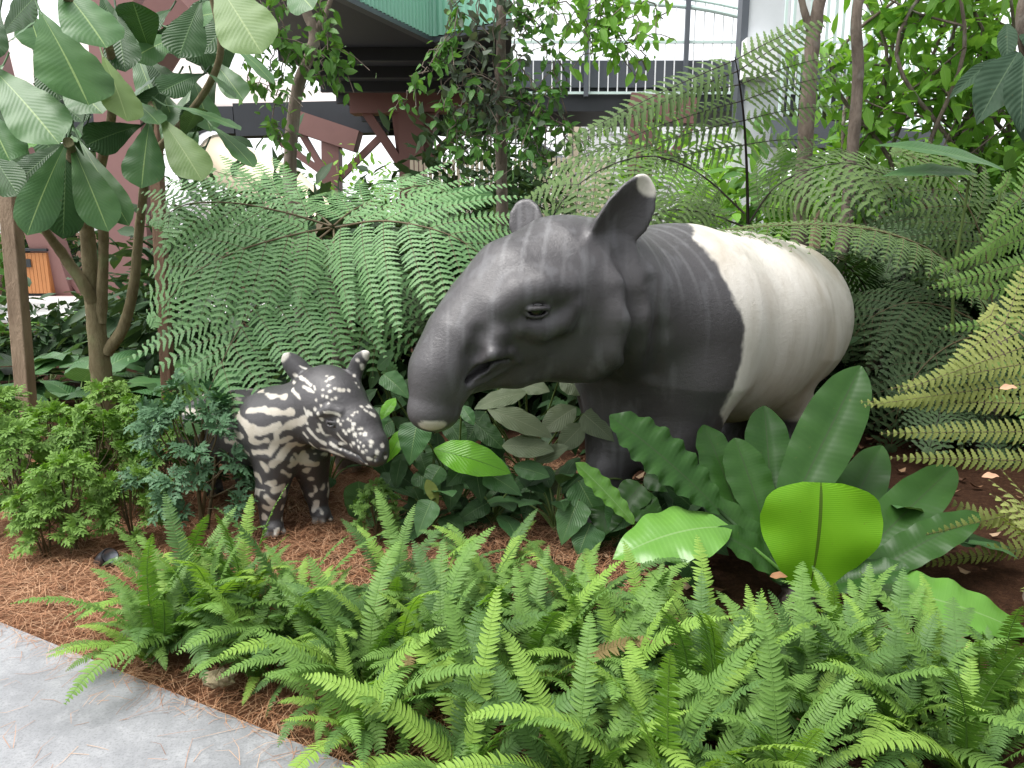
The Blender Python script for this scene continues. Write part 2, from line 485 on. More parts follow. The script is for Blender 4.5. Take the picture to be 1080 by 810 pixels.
    ridge([(506, 352), (500, 376), (497, 396)], [.010, .014, .010], .002, .05, True)
    for q, rr, k, cut in todo: S.chain(q, rr, k, cut)
    eye = S.hit(567, 328); en = S.grad(eye[None])[0]
    right = nrm(np.cross(A(0, 0, 1), en)); upv = np.cross(en, right)
    S.cut_ell(eye + en*.012, np.array([right, upv, en]), (.052, .031, .028), .022)
    er = .036; ec = eye - en*.024
    for sgn, w in ((1, .0075), (-1, .006)):   # lids
        a = np.linspace(-1.25, 1.25, 7)
        q = np.array([ec + (right*sin(t)*1.18 + upv*sgn*cos(t)*.56 + en*(.9*cos(t*.75)))*er*1.05 for t in a])
        S.chain(q, np.full(7, w), .008)
    lq = np.array([S.hit(*p) for p in ((497, 409), (512, 401), (532, 391))]); ln = S.grad(lq)
    uq = np.array([S.hit(*p) for p in ((503, 383), (520, 374), (538, 372), (546, 381))]); un = S.grad(uq)
    m0 = [S.hit(*p) for p in ((494, 402), (507, 391), (521, 384), (537, 380))]
    mq = np.array(m0); mn = S.grad(mq)
    S.chain(lq - ln*.005, [.012, .014, .008], .012)
    S.chain(uq - un*.004, [.010, .015, .013, .008], .02)
    S.chain(mq - mn*.004, [.014, .022, .021, .008], .006, True)
    S.chain(mq - mn*.026 + A(0, 0, .002), [.012, .021, .020, .006], .006, True)
    S.chain(mq - mn*.050 + A(0, 0, .002), [.010, .020, .019, .006], .006, True)
    lo = (-.42, 2.45, 0.0); hi = (2.05, 4.75, 1.62)
    V, Q = S.mesh(lo, hi, .0095)
    root = thing('tapir_statue', 'large black and white adult tapir statue standing in the ferns', 'statue', (sh[0]+.2, sh[1]+.2, 0.03), 'tapir statues')
    # paint: white saddle behind a curved line, ear tip, snout tip
    fr = [(729, 252), (748, 268), (765, 296), (777, 322), (784, 350), (782, 384), (774, 414), (764, 436)]
    pb = np.array([p for p in (S.hit(*q) for q in fr) if p is not None])
    ang = lambda p: np.arctan2(np.abs((p - sh) @ SD), (p - sh) @ A(0, 0, 1))       # 0 at the spine, both flanks alike
    th, uu_ = ang(pb), (pb - sh) @ AXh; od = np.argsort(th); th, uu_ = th[od], uu_[od]
    print('saddle', np.round(th, 2), np.round(uu_, 2))
    th = np.concatenate([[th[0] - .5], th, [th[-1] + .5]]); uu_ = np.concatenate([[uu_[0] + .28], uu_, [uu_[-1] + .25]])
    dd = (V - sh) @ AXh - np.interp(ang(V), th, uu_) + .012*wob(V, 9) + .005*wob(V, 40) + .004*wob(V, 110)
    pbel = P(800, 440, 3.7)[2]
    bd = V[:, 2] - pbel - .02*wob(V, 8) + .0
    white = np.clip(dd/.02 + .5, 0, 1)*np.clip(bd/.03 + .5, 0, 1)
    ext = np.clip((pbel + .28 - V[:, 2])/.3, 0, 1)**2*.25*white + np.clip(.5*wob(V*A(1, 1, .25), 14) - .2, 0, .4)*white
    t1 = P(682, 187, 2.88); e1 = np.linalg.norm(V - t1, axis=1) + .01*wob(V, 20)
    white = np.maximum(white, np.clip((.064 - e1)/.012 + .5, 0, 1))
    sn = S.hit(456, 450); e2 = np.linalg.norm((V - sn)*A(.62, 1, 1.5), axis=1) + .003*wob(V, 30)
    w2 = np.clip((.034 - e2)/.006 + .5, 0, 1); white = np.maximum(white, w2); ext = np.maximum(ext, w2*.3)
    # rain run-off: pale lines down from the crown, neck and withers
    runs = np.zeros(len(V))
    for q0, ax_, per, zt, zl, rad in ((P(560, 262, 2.95), A(1, -.15, 0), .074, P(580, 235, 3.0)[2], P(540, 310, 2.9)[2], .42), (P(700, 270, 3.3), AXh, .082, P(700, 238, 3.4)[2], P(700, 330, 3.3)[2], .46), (P(475, 370, 2.76), A(1, 0, 0), .060, P(500, 290, 2.8)[2], P(470, 400, 2.75)[2], .22)):
        s_ = (V - q0) @ ax_ + .006*wob(V*A(1, 1, .3), 9)
        ln = np.clip((np.cos(2*pi*s_/per) - .70)/.18, 0, 1)
        w_ = np.clip((V[:, 2] - zl)/(zt - zl), 0, 1)**.8*np.clip((rad - np.linalg.norm(V - q0, axis=1))/.08, 0, 1)
        runs = np.maximum(runs, ln*w_*np.clip(.62 + .5*wob(V*A(1, 1, .25), 17), .1, 1))
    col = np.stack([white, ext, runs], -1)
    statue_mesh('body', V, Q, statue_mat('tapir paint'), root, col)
    eb = MB(); uu, vv = np.meshgrid(np.linspace(0, pi, 14), np.linspace(0, 2*pi, 22))
    gr = np.stack([np.sin(uu)*np.cos(vv), np.sin(uu)*np.sin(vv), np.cos(uu)], -1)*er + ec
    eb.grid(gr); k = NT('eye gloss'); k.bsdf((.012, .011, .010), .12, None, .6); eb.build('eye', k.m, root)
    return S, root

def build_calf():
    S = Sculpt()
    sh = P(292, 452, 3.10); rp = P(230, 450, 3.52)
    ax = nrm(rp - sh); AXh = nrm(A(ax[0], ax[1], 0)); SD = A(AXh[1], -AXh[0], 0)
    if SD[1] > 0: SD = -SD
    S.cone(sh, rp, .168, .175, .06)
    S.ell(P(262, 455, 3.28), axes(AXh), (.26, .165, .178), .05)
    S.cone(sh + A(.02, -.02, .03), P(335, 428, 2.98), .150, .125, .06)
    S.ell(P(350, 420, 2.95), axes(P(395, 470, 2.8) - P(335, 405, 3.0)), (.155, .118, .125), .05)
    S.ell(P(343, 447, 2.94), axes(P(395, 480, 2.8) - P(335, 430, 3.0)), (.13, .098, .098), .04)
    S.chain([P(358, 428, 2.92), P(378, 450, 2.86), P(392, 470, 2.80), P(396, 479, 2.78)], [.112, .083, .058, .050], .04)
    S.chain([P(383, 483, 2.80), P(360, 470, 2.86), P(345, 456, 2.92)], [.026, .04, .07], .03)
    def ear(base, tip, w, thick, face):
        axx = nrm(tip - base); n = nrm(face - axx*(face @ axx)); sd = np.cross(n, axx); L = np.linalg.norm(tip - base)
        def fn(p):
            q = p - base; u = (q @ axx)/L; v = q @ sd; z = q @ n; uc = np.clip(u, 0, 1)
            wid = w*np.interp(uc, [0, .2, .5, .75, .92, 1.0], [.7, .9, 1.0, .86, .55, .22])
            th = thick*np.interp(uc, [0, .3, 1], [1.9, 1.1, .7])
            zz = z + (v*v)/np.maximum(wid, .01)*.55
            e = np.sqrt((v/wid)**2 + (zz/th)**2) - 1
            return smax(e*np.minimum(wid, th), np.maximum((u - 1)*L, (-.1 - u)*L), .01)*.75
        return fn
    S.ear(ear(P(326, 402, 2.98), P(299, 373, 3.0), .048, .014, nrm(A(.2, -.9, .25))), .018)
    S.ear(ear(P(374, 398, 2.97), P(388, 370, 2.97), .040, .018, nrm(A(.75, -.5, .1))), .018)
    gz = .045
    def leg(a, b, c, r):
        S.chain([a, b, c], r, .035)
        S.ell(c + A(.012, -.018, -.025), axes((.5, -.8, 0)), (.052, .044, .034), .015)
        for t in (-.55, 0, .55):
            d = nrm(A(.45*cos(t)+.8*sin(t), -.8*cos(t)+.45*sin(t), 0)); S.ell(c + d*.055 + A(0, 0, -.042), axes(d), (.024, .016, .016), .008)
    f1 = G(287, 562, gz); f2 = G(337, 548, gz)
    leg(P(292, 482, 3.02), P(286, 520, f1[1]), f1 + A(0, 0, .06), [.105, .058, .047])
    leg(P(325, 478, 3.10), P(333, 515, f2[1]), f2 + A(0, 0, .06), [.10, .052, .042])
    for q in (rp + SD*.08, rp - SD*.08):
        leg(q + A(0, 0, -.05), A(q[0]-.02, q[1], .26), A(q[0]+.02, q[1]+.02, gz+.06), [.13, .062, .045])
    # eye, mouth, nostril
    eye = S.hit(349, 447); en = S.grad(eye[None])[0]
    q = np.array([S.hit(*p) for p in ((337, 437), (346, 432), (358, 434))]); S.chain(q - S.grad(q)*.004, [.010, .014, .010], .02)
    right = nrm(np.cross(A(0, 0, 1), en)); upv = np.cross(en, right)
    S.cut_ell(eye + en*.006, np.array([right, upv, en]), (.024, .015, .014), .012)
    er = .016; ec = eye - en*.011
    for sgn in (1, -1):
        a = np.linspace(-1.25, 1.25, 7)
        q = np.array([ec + (right*sin(t)*1.18 + upv*sgn*cos(t)*.55 + en*(.9*cos(t*.75)))*er*1.05 for t in a])
        S.chain(q, np.full(7, .0045), .004)
    mq = [S.hit(*p) for p in ((386, 489), (378, 481), (367, 476), (358, 472))]
    mq = np.array([m for m in mq if m is not None]); S.chain(mq - S.grad(mq)*.003, [.006]*len(mq), .006, True)
    for p in ((396, 484), (406, 481)):
        h_ = S.hit(*p)
        if h_ is not None: S.cut_ell(h_, axes((1, 0, 0)), (.007, .01, .011), .005)
    V, Q = S.mesh((-1.65, 2.62, 0.0), (-.36, 3.85, .86), .0056)
    root = thing('tapir_calf_statue', 'small brown-black tapir calf statue with cream stripes and white spots', 'statue', (sh[0], sh[1], .04), 'tapir statues')
    rng = np.random.default_rng(3)
    white = np.zeros(len(V)); cream = np.zeros(len(V))
    Vm = V
    mid = sh
    def mirror(p): return p - 2*((p - mid) @ SD)[..., None]*SD
    def stroke(pts, w, both=True, head=False):
        nonlocal white, cream
        q = [S.hit(*p) for p in pts]; q = [a for a in q if a is not None]
        if not q: return
        q = np.array(q) if len(q) > 1 else np.array([q[0], q[0] + 1e-4])
        for m in ([q, mirror(q)] if both else [q]):
            d = np.full(len(V), 9.)
            for a, b in zip(m[:-1], m[1:]): d = np.minimum(d, sd_cone(V, a, b, 0, 0))
            d = d + (.002 if head else .0055)*wob(V, 55) + .002*wob(V, 120)
            k = np.clip((w - d)/.004 + .5, 0, 1); white = np.maximum(white, k)
            if not head: cream = np.maximum(cream, k)
    Z = lambda l: [(220 + a/3.375, 340 + b/3.375) for a, b in l]
    for pts, w in (([(135,318),(190,312),(240,325),(300,318)], .014), ([(140,372),(180,392),(225,378),(250,362)], .016),
                   ([(160,462),(215,462),(245,425),(243,395),(300,360),(335,345)], .014), ([(232,508),(255,492),(275,455)], .013),
                   ([(290,440),(312,432),(335,438)], .013), ([(55,300),(100,325),(130,360),(150,395)], .016), ([(90,395),(120,405)], .012),
                   ([(60,420),(110,440),(140,470)], .013), ([(5,330),(40,370),(70,390)], .014), ([(150,510),(175,545),(190,575)], .010),
                   ([(200,575),(235,570)], .012), ([(230,600),(262,585)], .011), ([(205,620),(225,640)], .010), ([(195,655),(215,665)], .009),
                   ([(350,500),(385,505)], .013), ([(-30,300),(-10,350),(20,400)], .014), ([(-60,330),(-40,400)], .014), ([(265,595),(272,615)], .008)):
        stroke(Z(pts), w)
    uax = (V - sh) @ AXh; angb = np.arctan2(np.abs((V - sh) @ SD), V[:, 2] - sh[2])
    bn = np.cos(8.5*angb + 1.1*wob(V, 13)) - .42 - .35*(wob(V, 21) < -.25)
    k = np.clip(bn*6, 0, 1)*np.clip((uax - .10)/.03, 0, 1)*np.clip((V[:, 2] - .36)/.03, 0, 1); white = np.maximum(white, k); cream = np.maximum(cream, k)
    for pts, w in (([(185,245),(225,262),(275,262)], .012), ([(150,420),(175,428),(205,420)], .011), ([(255,425),(285,410)], .012), ([(310,470),(330,500),(345,480)], .010), ([(265,530),(290,545)], .010), ([(190,500),(205,525)], .011)):
        stroke(Z(pts), w)
    for pts, w in (([(305,188),(335,200),(365,222)], .009), ([(300,212),(345,232),(375,250)], .008), ([(298,240),(315,258),(325,272)], .009),
                   ([(340,305),(350,330)], .006), ([(338,395),(350,410)], .010), ([(355,380),(385,415),(410,430)], .009),
                   ([(360,430),(385,450)], .009), ([(375,468),(420,470)], .006), ([(400,450),(450,465),(480,478)], .006), ([(435,430),(470,452)], .006),
                   ([(460,400),(490,430),(470,432)], .007), ([(485,455),(520,470),(548,500)], .005), ([(325,155),(345,165)], .007),
                   ([(410,320),(440,322),(465,330)], .006), ([(395,365),(400,385)], .009), ([(352,318),(365,325)], .009), ([(410,402),(435,402)], .004),
                   ([(375,225),(378,240)], .005), ([(340,350),(350,360)], .007), ([(345,470),(352,474)], .004)):
        stroke(Z(pts), w*.72, True, True)
    dots = [(405,240),(420,265),(440,275),(428,288),(400,295),(378,310),(382,275),(420,190),(432,200),(418,210),(448,235),(465,240),(480,242),(500,243),
            (405,262),(452,270),(388,325),(402,345),(545,300),(555,310),(565,300),(580,325),(520,320),(512,330),(530,318),(575,298),(560,315),(590,330),
            (505,350),(515,362),(495,345),(535,380),(545,378),(520,400),(530,420),(540,428),(525,408),(556,398),(550,440),(560,455),(515,430),(505,438),(535,445),
            (548,460),(575,440),(580,425),(570,485),(580,488),(595,478),(592,490),(560,505),(628,480),(480,385),(488,395),(470,362),(500,385),(512,380),(540,395),
            (525,215),(535,230),(520,190),(545,155),(548,165),(530,135),(440,195),(425,225),(460,350),(478,350),(432,245),(390,385),(408,395),(620,440),(600,465)]
    for d in dots: stroke(Z([d]), rng.uniform(.0045, .0082), False, True)
    for fx, fy, f in ((287, 562, f1), (337, 548, f2)):      # speckled feet
        n_ = (V[:, 2] < .26) & (np.linalg.norm(V[:, :2] - f[:2], axis=1) < .13)
        k = np.clip((wob(V, 75) - .8)*5, 0, 1)*n_; white = np.maximum(white, k)
        k = np.clip((.085 - V[:, 2])/.02, 0, 1)*n_*np.clip(.6 + .5*wob(V, 60), 0, 1); white = np.maximum(white, k*.8)
    for tp in ((296, 372, 3.0), (391, 371, 2.97)):
        e = np.linalg.norm(V - P(*tp), axis=1) + .006*wob(V, 40); white = np.maximum(white, np.clip((.036 - e)/.006 + .5, 0, 1))
    col = np.stack([white, np.maximum(cream*.35, 0), np.zeros(len(V))], -1)
    statue_mesh('body', V, Q, statue_mat('calf paint', False), root, col)
    eb = MB(); uu, vv = np.meshgrid(np.linspace(0, pi, 12), np.linspace(0, 2*pi, 18))
    gr = np.stack([np.sin(uu)*np.cos(vv), np.sin(uu)*np.sin(vv), np.cos(uu)], -1)*er + ec
    eb.grid(gr); eb.build('eye', bpy.data.materials['eye gloss'], root)
    return S, root

SA, adult = build_adult()
SC, calf = build_calf()
# ---------------------------------------------------------------- ground and paving
rng0 = np.random.default_rng(11)
BED = .03
def gz(x, y):
    """height of the planting bed"""
    return BED + .018*np.sin(x*3.1 + 1.0)*np.cos(y*2.7) + .012*np.sin(x*7.3 + y*5.1)
def ground_mat():
    k = NT('mulch soil'); co = k.coord('Object')
    n1 = k.noise(co, 1.6, 5, .6); n2 = k.noise(co, 38, 8, .7, 1.2); n3 = k.noise(k.coord('Object', (1, 3.0, 1)), 90, 5, .7, 2.0)
    c = k.ramp(n2, [(.32, (.028, .014, .009)), (.55, (.085, .042, .024)), (.72, (.16, .085, .052))])
    red = k.ramp(n3, [(.35, (.15, .065, .034)), (.6, (.33, .155, .085)), (.75, (.42, .235, .14))])
    sep = k.n('ShaderNodeSeparateXYZ'); k.l(co, sep.inputs[0])
    reg = k.math('SUBTRACT', 1.0, k.math('MULTIPLY', k.math('ADD', sep.outputs[0], .75), 1.6))     # straw strewn part of the bed
    reg = k.math('MULTIPLY', k.math('MINIMUM', k.math('MAXIMUM', reg, .08), 1.0), k.math('LESS_THAN', sep.outputs[1], 4.6))
    c = k.mix(k.math('MULTIPLY', reg, k.ramp(n1, [(.33, .5), (.55, 1.0)])), c, red)
    k.bsdf(c, .95, k.bump(n3, .9, .03, k.bump(n2, .9, .03)), .1); return k.m
mb = MB()
xs = np.concatenate([[-900, -200, -40, -12], np.linspace(-5, 6, 120), [14, 40, 200, 900]])
ys = np.concatenate([[-60, -8], np.linspace(.2, 7, 90), [9, 14, 30, 90, 300, 1500]])
gx, gy = np.meshgrid(xs, ys); gzz = np.where((gx > -5) & (gx < 6) & (gy > .2) & (gy < 7), gz(gx, gy), 0.0)
e0, e1 = G(-2, 654, .05), G(388, 812, .05); ed = nrm(e1 - e0); en_ = nrm(A(ed[1], -ed[0], 0)); en_ = en_ if en_ @ (A(0, 0, .05) - e0) > 0 else -en_
gof = (np.stack([gx, gy, gzz], -1) - e0) @ en_
gzz = np.where(gof > .03, -.05, gzz)                     # bedding below the paving
mb.grid(np.stack([gx, gy, gzz], -1)); struct('ground', mb, ground_mat(), 'reddish brown mulch covering the planting bed', True)

def paving_mat():
    k = NT('grey paving'); co = k.coord('Object')
    n1 = k.noise(co, 3.2, 9, .68, .15); n2 = k.noise(co, 14, 8, .72, .1); n3 = k.noise(co, 160, 3, .6)
    c = k.ramp(n1, [(.30, (.15, .155, .163)), (.5, (.225, .23, .24)), (.70, (.32, .325, .335))])
    c = k.mix(k.ramp(n2, [(.50, 0.0), (.75, .5)]), c, (.40, .405, .415))
    c = k.mix(k.ramp(n3, [(.50, 0.0), (.68, .55)]), c, (.12, .122, .128))
    k.bsdf(c, k.math('ADD', .35, k.math('MULTIPLY', n2, .4)), k.bump(n2, .12, .01), .4); return k.m
PAVE = paving_mat()
e0, e1 = G(-2, 654, .05), G(388, 812, .05); ed = nrm(e1 - e0); en_ = nrm(A(ed[1], -ed[0], 0)); en_ = en_ if en_ @ (A(0, 0, .05) - e0) > 0 else -en_
a_ = e0 - ed*9; b_ = e1 + ed*5
mb = MB()
def slab(mb, p, z0, z1, bev=.006, fan=0):
    p = np.asarray(p, float)[:, :2]; n = len(p); c = p.mean(0)
    q = p + nrm(c - p)*bev*1.5
    ring = lambda r, z: np.column_stack([r, np.full(n, z)])
    v = np.concatenate([ring(p, z0), ring(p, z1 - bev), ring(q, z1)])
    k = np.arange(n); k2 = (k + 1) % n
    mb.add(v, [*[(i, j, n + j, n + i) for i, j in zip(k, k2)], *[(n + i, n + j, 2*n + j, 2*n + i) for i, j in zip(k, k2)]])
    base = mb.n - 3*n; o_ = np.roll(k, -fan)
    t_ = [(o_[0], o_[i], o_[i+1]) for i in range(1, n-1)]
    mb.t.append(np.array(t_, np.int32) + base + 2*n); mb.t.append(np.array(t_, np.int32)[:, ::-1] + base)
slab(mb, [a_, b_, b_ + en_*8, a_ + en_*8], -.08, .05)
struct('pavement', mb, PAVE, 'pale grey stone paving along the planting bed')
mb = MB(); slab(mb, [A(-30, 10.9, 0), A(-3.0, 10.9, 0), A(-3.0, 15.3, 0), A(-30, 15.3, 0)], -.05, .045)
struct('path', mb, plain_mat('far paving', (.52, .51, .50), .7, .1, 3))

# pine straw lying on the bed
n = 42000
px = -2.6 + 3.1*rng0.uniform(0, 1, n)**1.25; py = rng0.uniform(1.5, 4.0, n)
off = (np.stack([px, py, np.zeros(n)], -1) - e0) @ en_
kp = (off < .03) | ((off < .35) & (rng0.random(n) < .035)); px, py, off = px[kp], py[kp], off[kp]; n = len(px)
L = rng0.uniform(.05, .13, n); an = rng0.uniform(0, 2*pi, n); an2 = an + rng0.normal(0, .5, n)
z = np.where(off > .0, .052, gz(px, py) + rng0.uniform(.003, .03, n))
p0 = np.stack([px, py, z], -1); p1 = p0 + np.stack([np.cos(an)*L*.5, np.sin(an)*L*.5, rng0.uniform(-.004, .016, n)], -1)
p2 = p1 + np.stack([np.cos(an2)*L*.5, np.sin(an2)*L*.5, rng0.uniform(-.02, .008, n)], -1)
sd = np.stack([-np.sin(an), np.cos(an), np.zeros(n)], -1)*.00055
g = np.stack([np.stack([p0 - sd, p0 + sd], 1), np.stack([p1 - sd, p1 + sd], 1), np.stack([p2 - sd*.5, p2 + sd*.5], 1)], 1)
mb = MB(); mb.grids(g)
k = NT('pine straw'); gi = k.n('ShaderNodeNewGeometry')
k.bsdf(k.ramp(gi.outputs['Random Per Island'], [(0, (.20, .085, .040)), (.5, (.42, .205, .105)), (1, (.56, .36, .22))]), .7, None, .3)
o = mb.build('pine_straw', k.m); tag(o, 'loose reddish pine straw strewn over the mulch bed', 'mulch', kind='stuff')

# dry leaf litter and bark chips
n = 900; px = rng0.uniform(-2.6, 3.2, n); py = rng0.uniform(1.6, 6.0, n)
off = (np.stack([px, py, np.zeros(n)], -1) - e0) @ en_; px, py = px[off < -.02], py[off < -.02]; n = len(px)
an = rng0.uniform(0, 2*pi, n); L = rng0.uniform(.02, .075, n)*np.where(px < -.3, .6, 1.0); d = np.stack([np.cos(an), np.sin(an), rng0.normal(0, .25, n)], -1); sd = np.stack([-np.sin(an), np.cos(an), rng0.normal(0, .3, n)], -1)
c = np.stack([px, py, gz(px, py) + .014], -1)
rows = []
for t_, w_ in ((-.5, .08), (-.2, .9), (.2, .85), (.5, .05)):
    m_ = c + d*(t_*L)[:, None] + A(0, 0, 1)*(.25*L*(t_*2)**2)[:, None]; rows.append(np.stack([m_ - sd*(w_*L*.24)[:, None] + A(0, 0, .004), m_, m_ + sd*(w_*L*.24)[:, None] + A(0, 0, .004)], 1))
mb = MB(); mb.grids(np.stack(rows, 1)); k = NT('leaf litter'); gi = k.n('ShaderNodeNewGeometry')
k.bsdf(k.ramp(gi.outputs['Random Per Island'], [(0, (.06, .03, .018)), (.4, (.16, .085, .045)), (.75, (.26, .16, .09)), (1, (.36, .26, .17))]), .75, None, .2)
o = mb.build('leaf_litter', k.m); tag(o, 'dry brown leaf litter and bark chips scattered over the bed', 'leaf litter', kind='stuff')

# ---------------------------------------------------------------- built structures behind the garden
STEEL = plain_mat('dusty red steel paint', (.26, .135, .125), .55, .12, 3, .0)
STEEL2 = plain_mat('dark red steel paint', (.17, .085, .075), .6, .12, 3, .0)
DARK = plain_mat('dark roof soffit', (.030, .034, .040), .6, .25, 2)
CHAR = plain_mat('charcoal fascia', (.075, .085, .10), .5, .15, 2)
WHITE = plain_mat('white painted steel', (.74, .75, .76), .5, .06, 3)
CREAM = plain_mat('cream paint', (.66, .57, .42), .55, .08, 3)
MINT = plain_mat('mint green sheet', (.27, .55, .42), .45, .1, 2)
MINTW = plain_mat('pale mint railing', (.55, .68, .64), .5, .06, 3)
FABRIC = plain_mat('white canopy fabric', (.46, .41, .39), .8, .05, 2)
GREYP = plain_mat('pale grey panel', (.56, .58, .60), .6, .12, 2.5, .1)
WOOD = bark_mat('stake wood', (.20, .14, .095), (.36, .27, .19), 9)
WOOD2 = bark_mat('weathered brown stake', (.14, .085, .055), (.25, .16, .11), 9)

def ground_xy(x, y): return G(x, y, 0.0)
# big raked columns at the left
c = thing('steel_column', 'thick dusty pink steel column with a raised arm behind the big leaved tree', 'column', G(148, 352, 0))
m = MB(); m.bar(G(148, 352, 0) + A(0, 0, -.02), P(122, -70, 9.7), .56, .50, (0, 1, 0)); m.build('shaft', STEEL, c, False)
m = MB(); m.bar(P(132, 100, 9.9), P(196, -8, 9.3), .46, .42, (0, 1, 0)); m.build('arm', STEEL, c, False)
m = MB(); b = G(148, 352, 0); m.box((b[0]-.45, b[1]-.42, .0), (b[0]+.45, b[1]+.42, .03)); m.build('base_plate', STEEL2, c, False)
g0 = G(72, 313, 0)
c = thing('steel_column', 'leaning pink steel column rising beside the slatted litter bin', 'column', g0)
m = MB(); m.bar(g0 + A(-.05, 0, 0), P(8, 130, 15.0), .52, .45, (0, 1, 0)); m.bar(P(8, 130, 15.0), P(-30, -20, 14.5), .46, .42, (0, 1, 0)); m.build('shaft', STEEL, c, False)
m = MB(); m.box((g0[0]-.45, g0[1]-.4, 0), (g0[0]+.42, g0[1]+.4, .05)); m.bar(g0 + A(.35, 0, .04), g0 + A(-.08, 0, .75), .08, .3, (0, 1, 0)); m.build('base_plate', STEEL, c, False)

def tree_column(x, D, ytop, w, braces, beam, label):
    p = P(x, 260, D); base = A(p[0], p[1], 0)
    c = thing('braced_column', label, 'column', base)
    m = MB(); m.bar(base, P(x, ytop, D), w, w, (0, 1, 0)); m.build('shaft', STEEL2, c, False)
    for (xa, ya, xb, yb) in braces:
        m = MB(); m.bar(P(xa, ya, D-.05), P(xb, yb, D+.0), w*.36, w*.36, (0, 1, 0)); m.build('brace', STEEL2, c, False)
    if beam:
        m = MB(); a, b_, h = beam; m.bar(P(*a, D), P(*b_, D-.1), .5, h, (0, 1, 0)); m.build('beam', STEEL2, c, False)
    return c, base
c, _ = tree_column(435, 15.5, 98, .48, [(447, 172, 487, 138), (422, 172, 382, 112)], ((371, 107), (512, 104), .42), 'dark red steel column with two braces under the dark roof')
m = MB()   # flared head
q = [P(419, 168, 15.45), P(451, 168, 15.45), P(462, 112, 15.4), P(412, 112, 15.4)]
q2 = [v + A(0, .5, 0) for v in q]; m.add(q + q2, [(0,1,2,3),(7,6,5,4),(0,4,5,1),(1,5,6,2),(2,6,7,3),(3,7,4,0)]); m.build('flared_head', STEEL2, c, False)
tree_column(350, 19, 150, .42, [(356, 190, 404, 142), (346, 188, 318, 140), (338, 180, 268, 130)], ((312, 128), (378, 150), .42), 'dark red steel column with long sloping brace behind the curved trunk')
tree_column(675, 16, 108, .44, [(681, 120, 703, 170), (729, 132, 704, 172)], ((664, 112), (735, 118), .22), 'pink steel post with crossed braces below the white railing')

def at_z(x, y, z): v = RAY(x, y); return v*((z - CAMZ)/v[2]) + A(0, 0, CAMZ)
f0, f1, f2 = at_z(346, -14, 3.98), at_z(456, 40, 3.98), at_z(540, 20, 3.98)
m = MB(); slab(m, [A(-3.55, 9.0, 0), A(f0[0], f0[1], 0), A(f1[0], f1[1], 0), A(f2[0], f2[1], 0), A(-.05, 21, 0), A(-3.55, 21, 0)], 4.0, 4.35, .006, 2)
for i in range(8): m.box((-3.5, 11.9 + i*1.25, 3.82), (-.1, 12.02 + i*1.25, 3.999))
o = m.build('shelter_roof', DARK, smooth=False); tag(o, 'dark flat shelter roof seen from below over the steel columns', 'roof')
# ribbed mint fascia above it
def ribbed(a, b, h, n, amp=.035):
    a = np.asarray(a); b = np.asarray(b); t = np.linspace(0, 1, n*4 + 1); out = nrm(np.cross(b - a, A(0, 0, 1)))
    s = np.array([0, 1, 1, 0])[np.arange(n*4 + 1) % 4]*amp
    p = a + (b - a)*t[:, None] + out*s[:, None]
    return np.stack([p, p + A(0, 0, h)], 0)
o = thing('ribbed_fascia', 'mint green ribbed metal fascia above the dark roof', 'fascia', P(455, 38, 13))
m = MB(); dz = A(0, -.03, 0); m.grid(ribbed(f0 + dz, f1 + dz, 1.5, 26)); m.grid(ribbed(f1 + dz, f2 + dz, 1.5, 12)); m.build('ribbed_sheet', MINT, o, False)
m = MB(); m.bar(f0 - A(0, 0, .05), f1 - A(0, 0, .05), .12, .06); m.bar(f1 - A(0, 0, .05), f2 - A(0, 0, .05), .12, .06); m.build('drip_edge', CHAR, o, False)

# white vaulted canopy, dark edge beam
o = thing('canopy', 'white vaulted fabric canopy beyond the dark roof edge', 'canopy', P(270, 110, 20))
u = np.linspace(0, 1, 40); rows = []
for v in np.linspace(0, 1, 10):
    yf = np.interp(u, [0, .55, .85, 1], [122, 117, 112, 106]); yb = np.interp(u, [0, .3, .6, .85, 1], [10, 22, 52, 86, 104])
    xx = np.interp(u, [0, 1], [-160, 374]); w_ = v**.62
    rows.append([P(x_, a1 + (a2 - a1)*w_, 19 + 5.5*v*(1 - .3*uu)) for x_, a1, a2, uu in zip(xx, yf, yb, u)])
m = MB(); m.grid(np.array(rows)); cv = m.build('fabric', FABRIC, o)
sm = cv.modifiers.new('thickness', 'SOLIDIFY'); sm.thickness = .06
m = MB(); m.bar(P(-160, 131, 19), P(250, 128, 19), .5, .62); m.bar(P(250, 128, 19), P(408, 124, 19.3), .5, .75); m.build('edge_beam', DARK, o, False)

# footbridge with railing
o = thing('footbridge', 'dark grey footbridge deck crossing behind the trees', 'bridge', P(640, 108, 16.5))
x0, x1 = -.9, 7.5
m = MB(); m.box((x0, 16.2, 3.75), (x1, 18.5, 4.30)); m.build('deck', DARK, o, False)
m = MB(); m.box((x0, 16.12, 4.20), (x1, 16.197, 4.72)); m.build('fascia_board', CHAR, o, False)
rl = thing('railing', 'white barred railing along the footbridge', 'railing', A(x0, 16.05, 4.4))
m = MB()
for x_ in np.arange(x0, x1, .19): m.bar((x_, 16.05, 4.05), (x_, 16.05, 6.15), .022, .022, (0, 1, 0))
m.build('bars', WHITE, rl, False)
m = MB()
for z_ in (4.08, 5.05, 6.17): m.bar((x0, 16.05, z_), (x1, 16.05, z_), .05, .05)
m.tube(poly(PL([(590, -16), (660, 1), (740, 9), (815, 26)], [16.4, 16.2, 16.0, 15.8]), 30), .045, 8)
m.tube(poly(PL([(590, -24), (660, -7), (740, 1), (815, 17)], [16.4, 16.2, 16.0, 15.8]), 30), .03, 8)
m.build('rails', MINTW, rl, False)
for x_ in np.arange(x0 + .4, x1, 2.0):
    m = MB(); m.bar((x_, 16.0, 4.0), (x_, 16.0, 6.4), .09, .09, (0, 1, 0)); m.build('post', CHAR, rl, False)
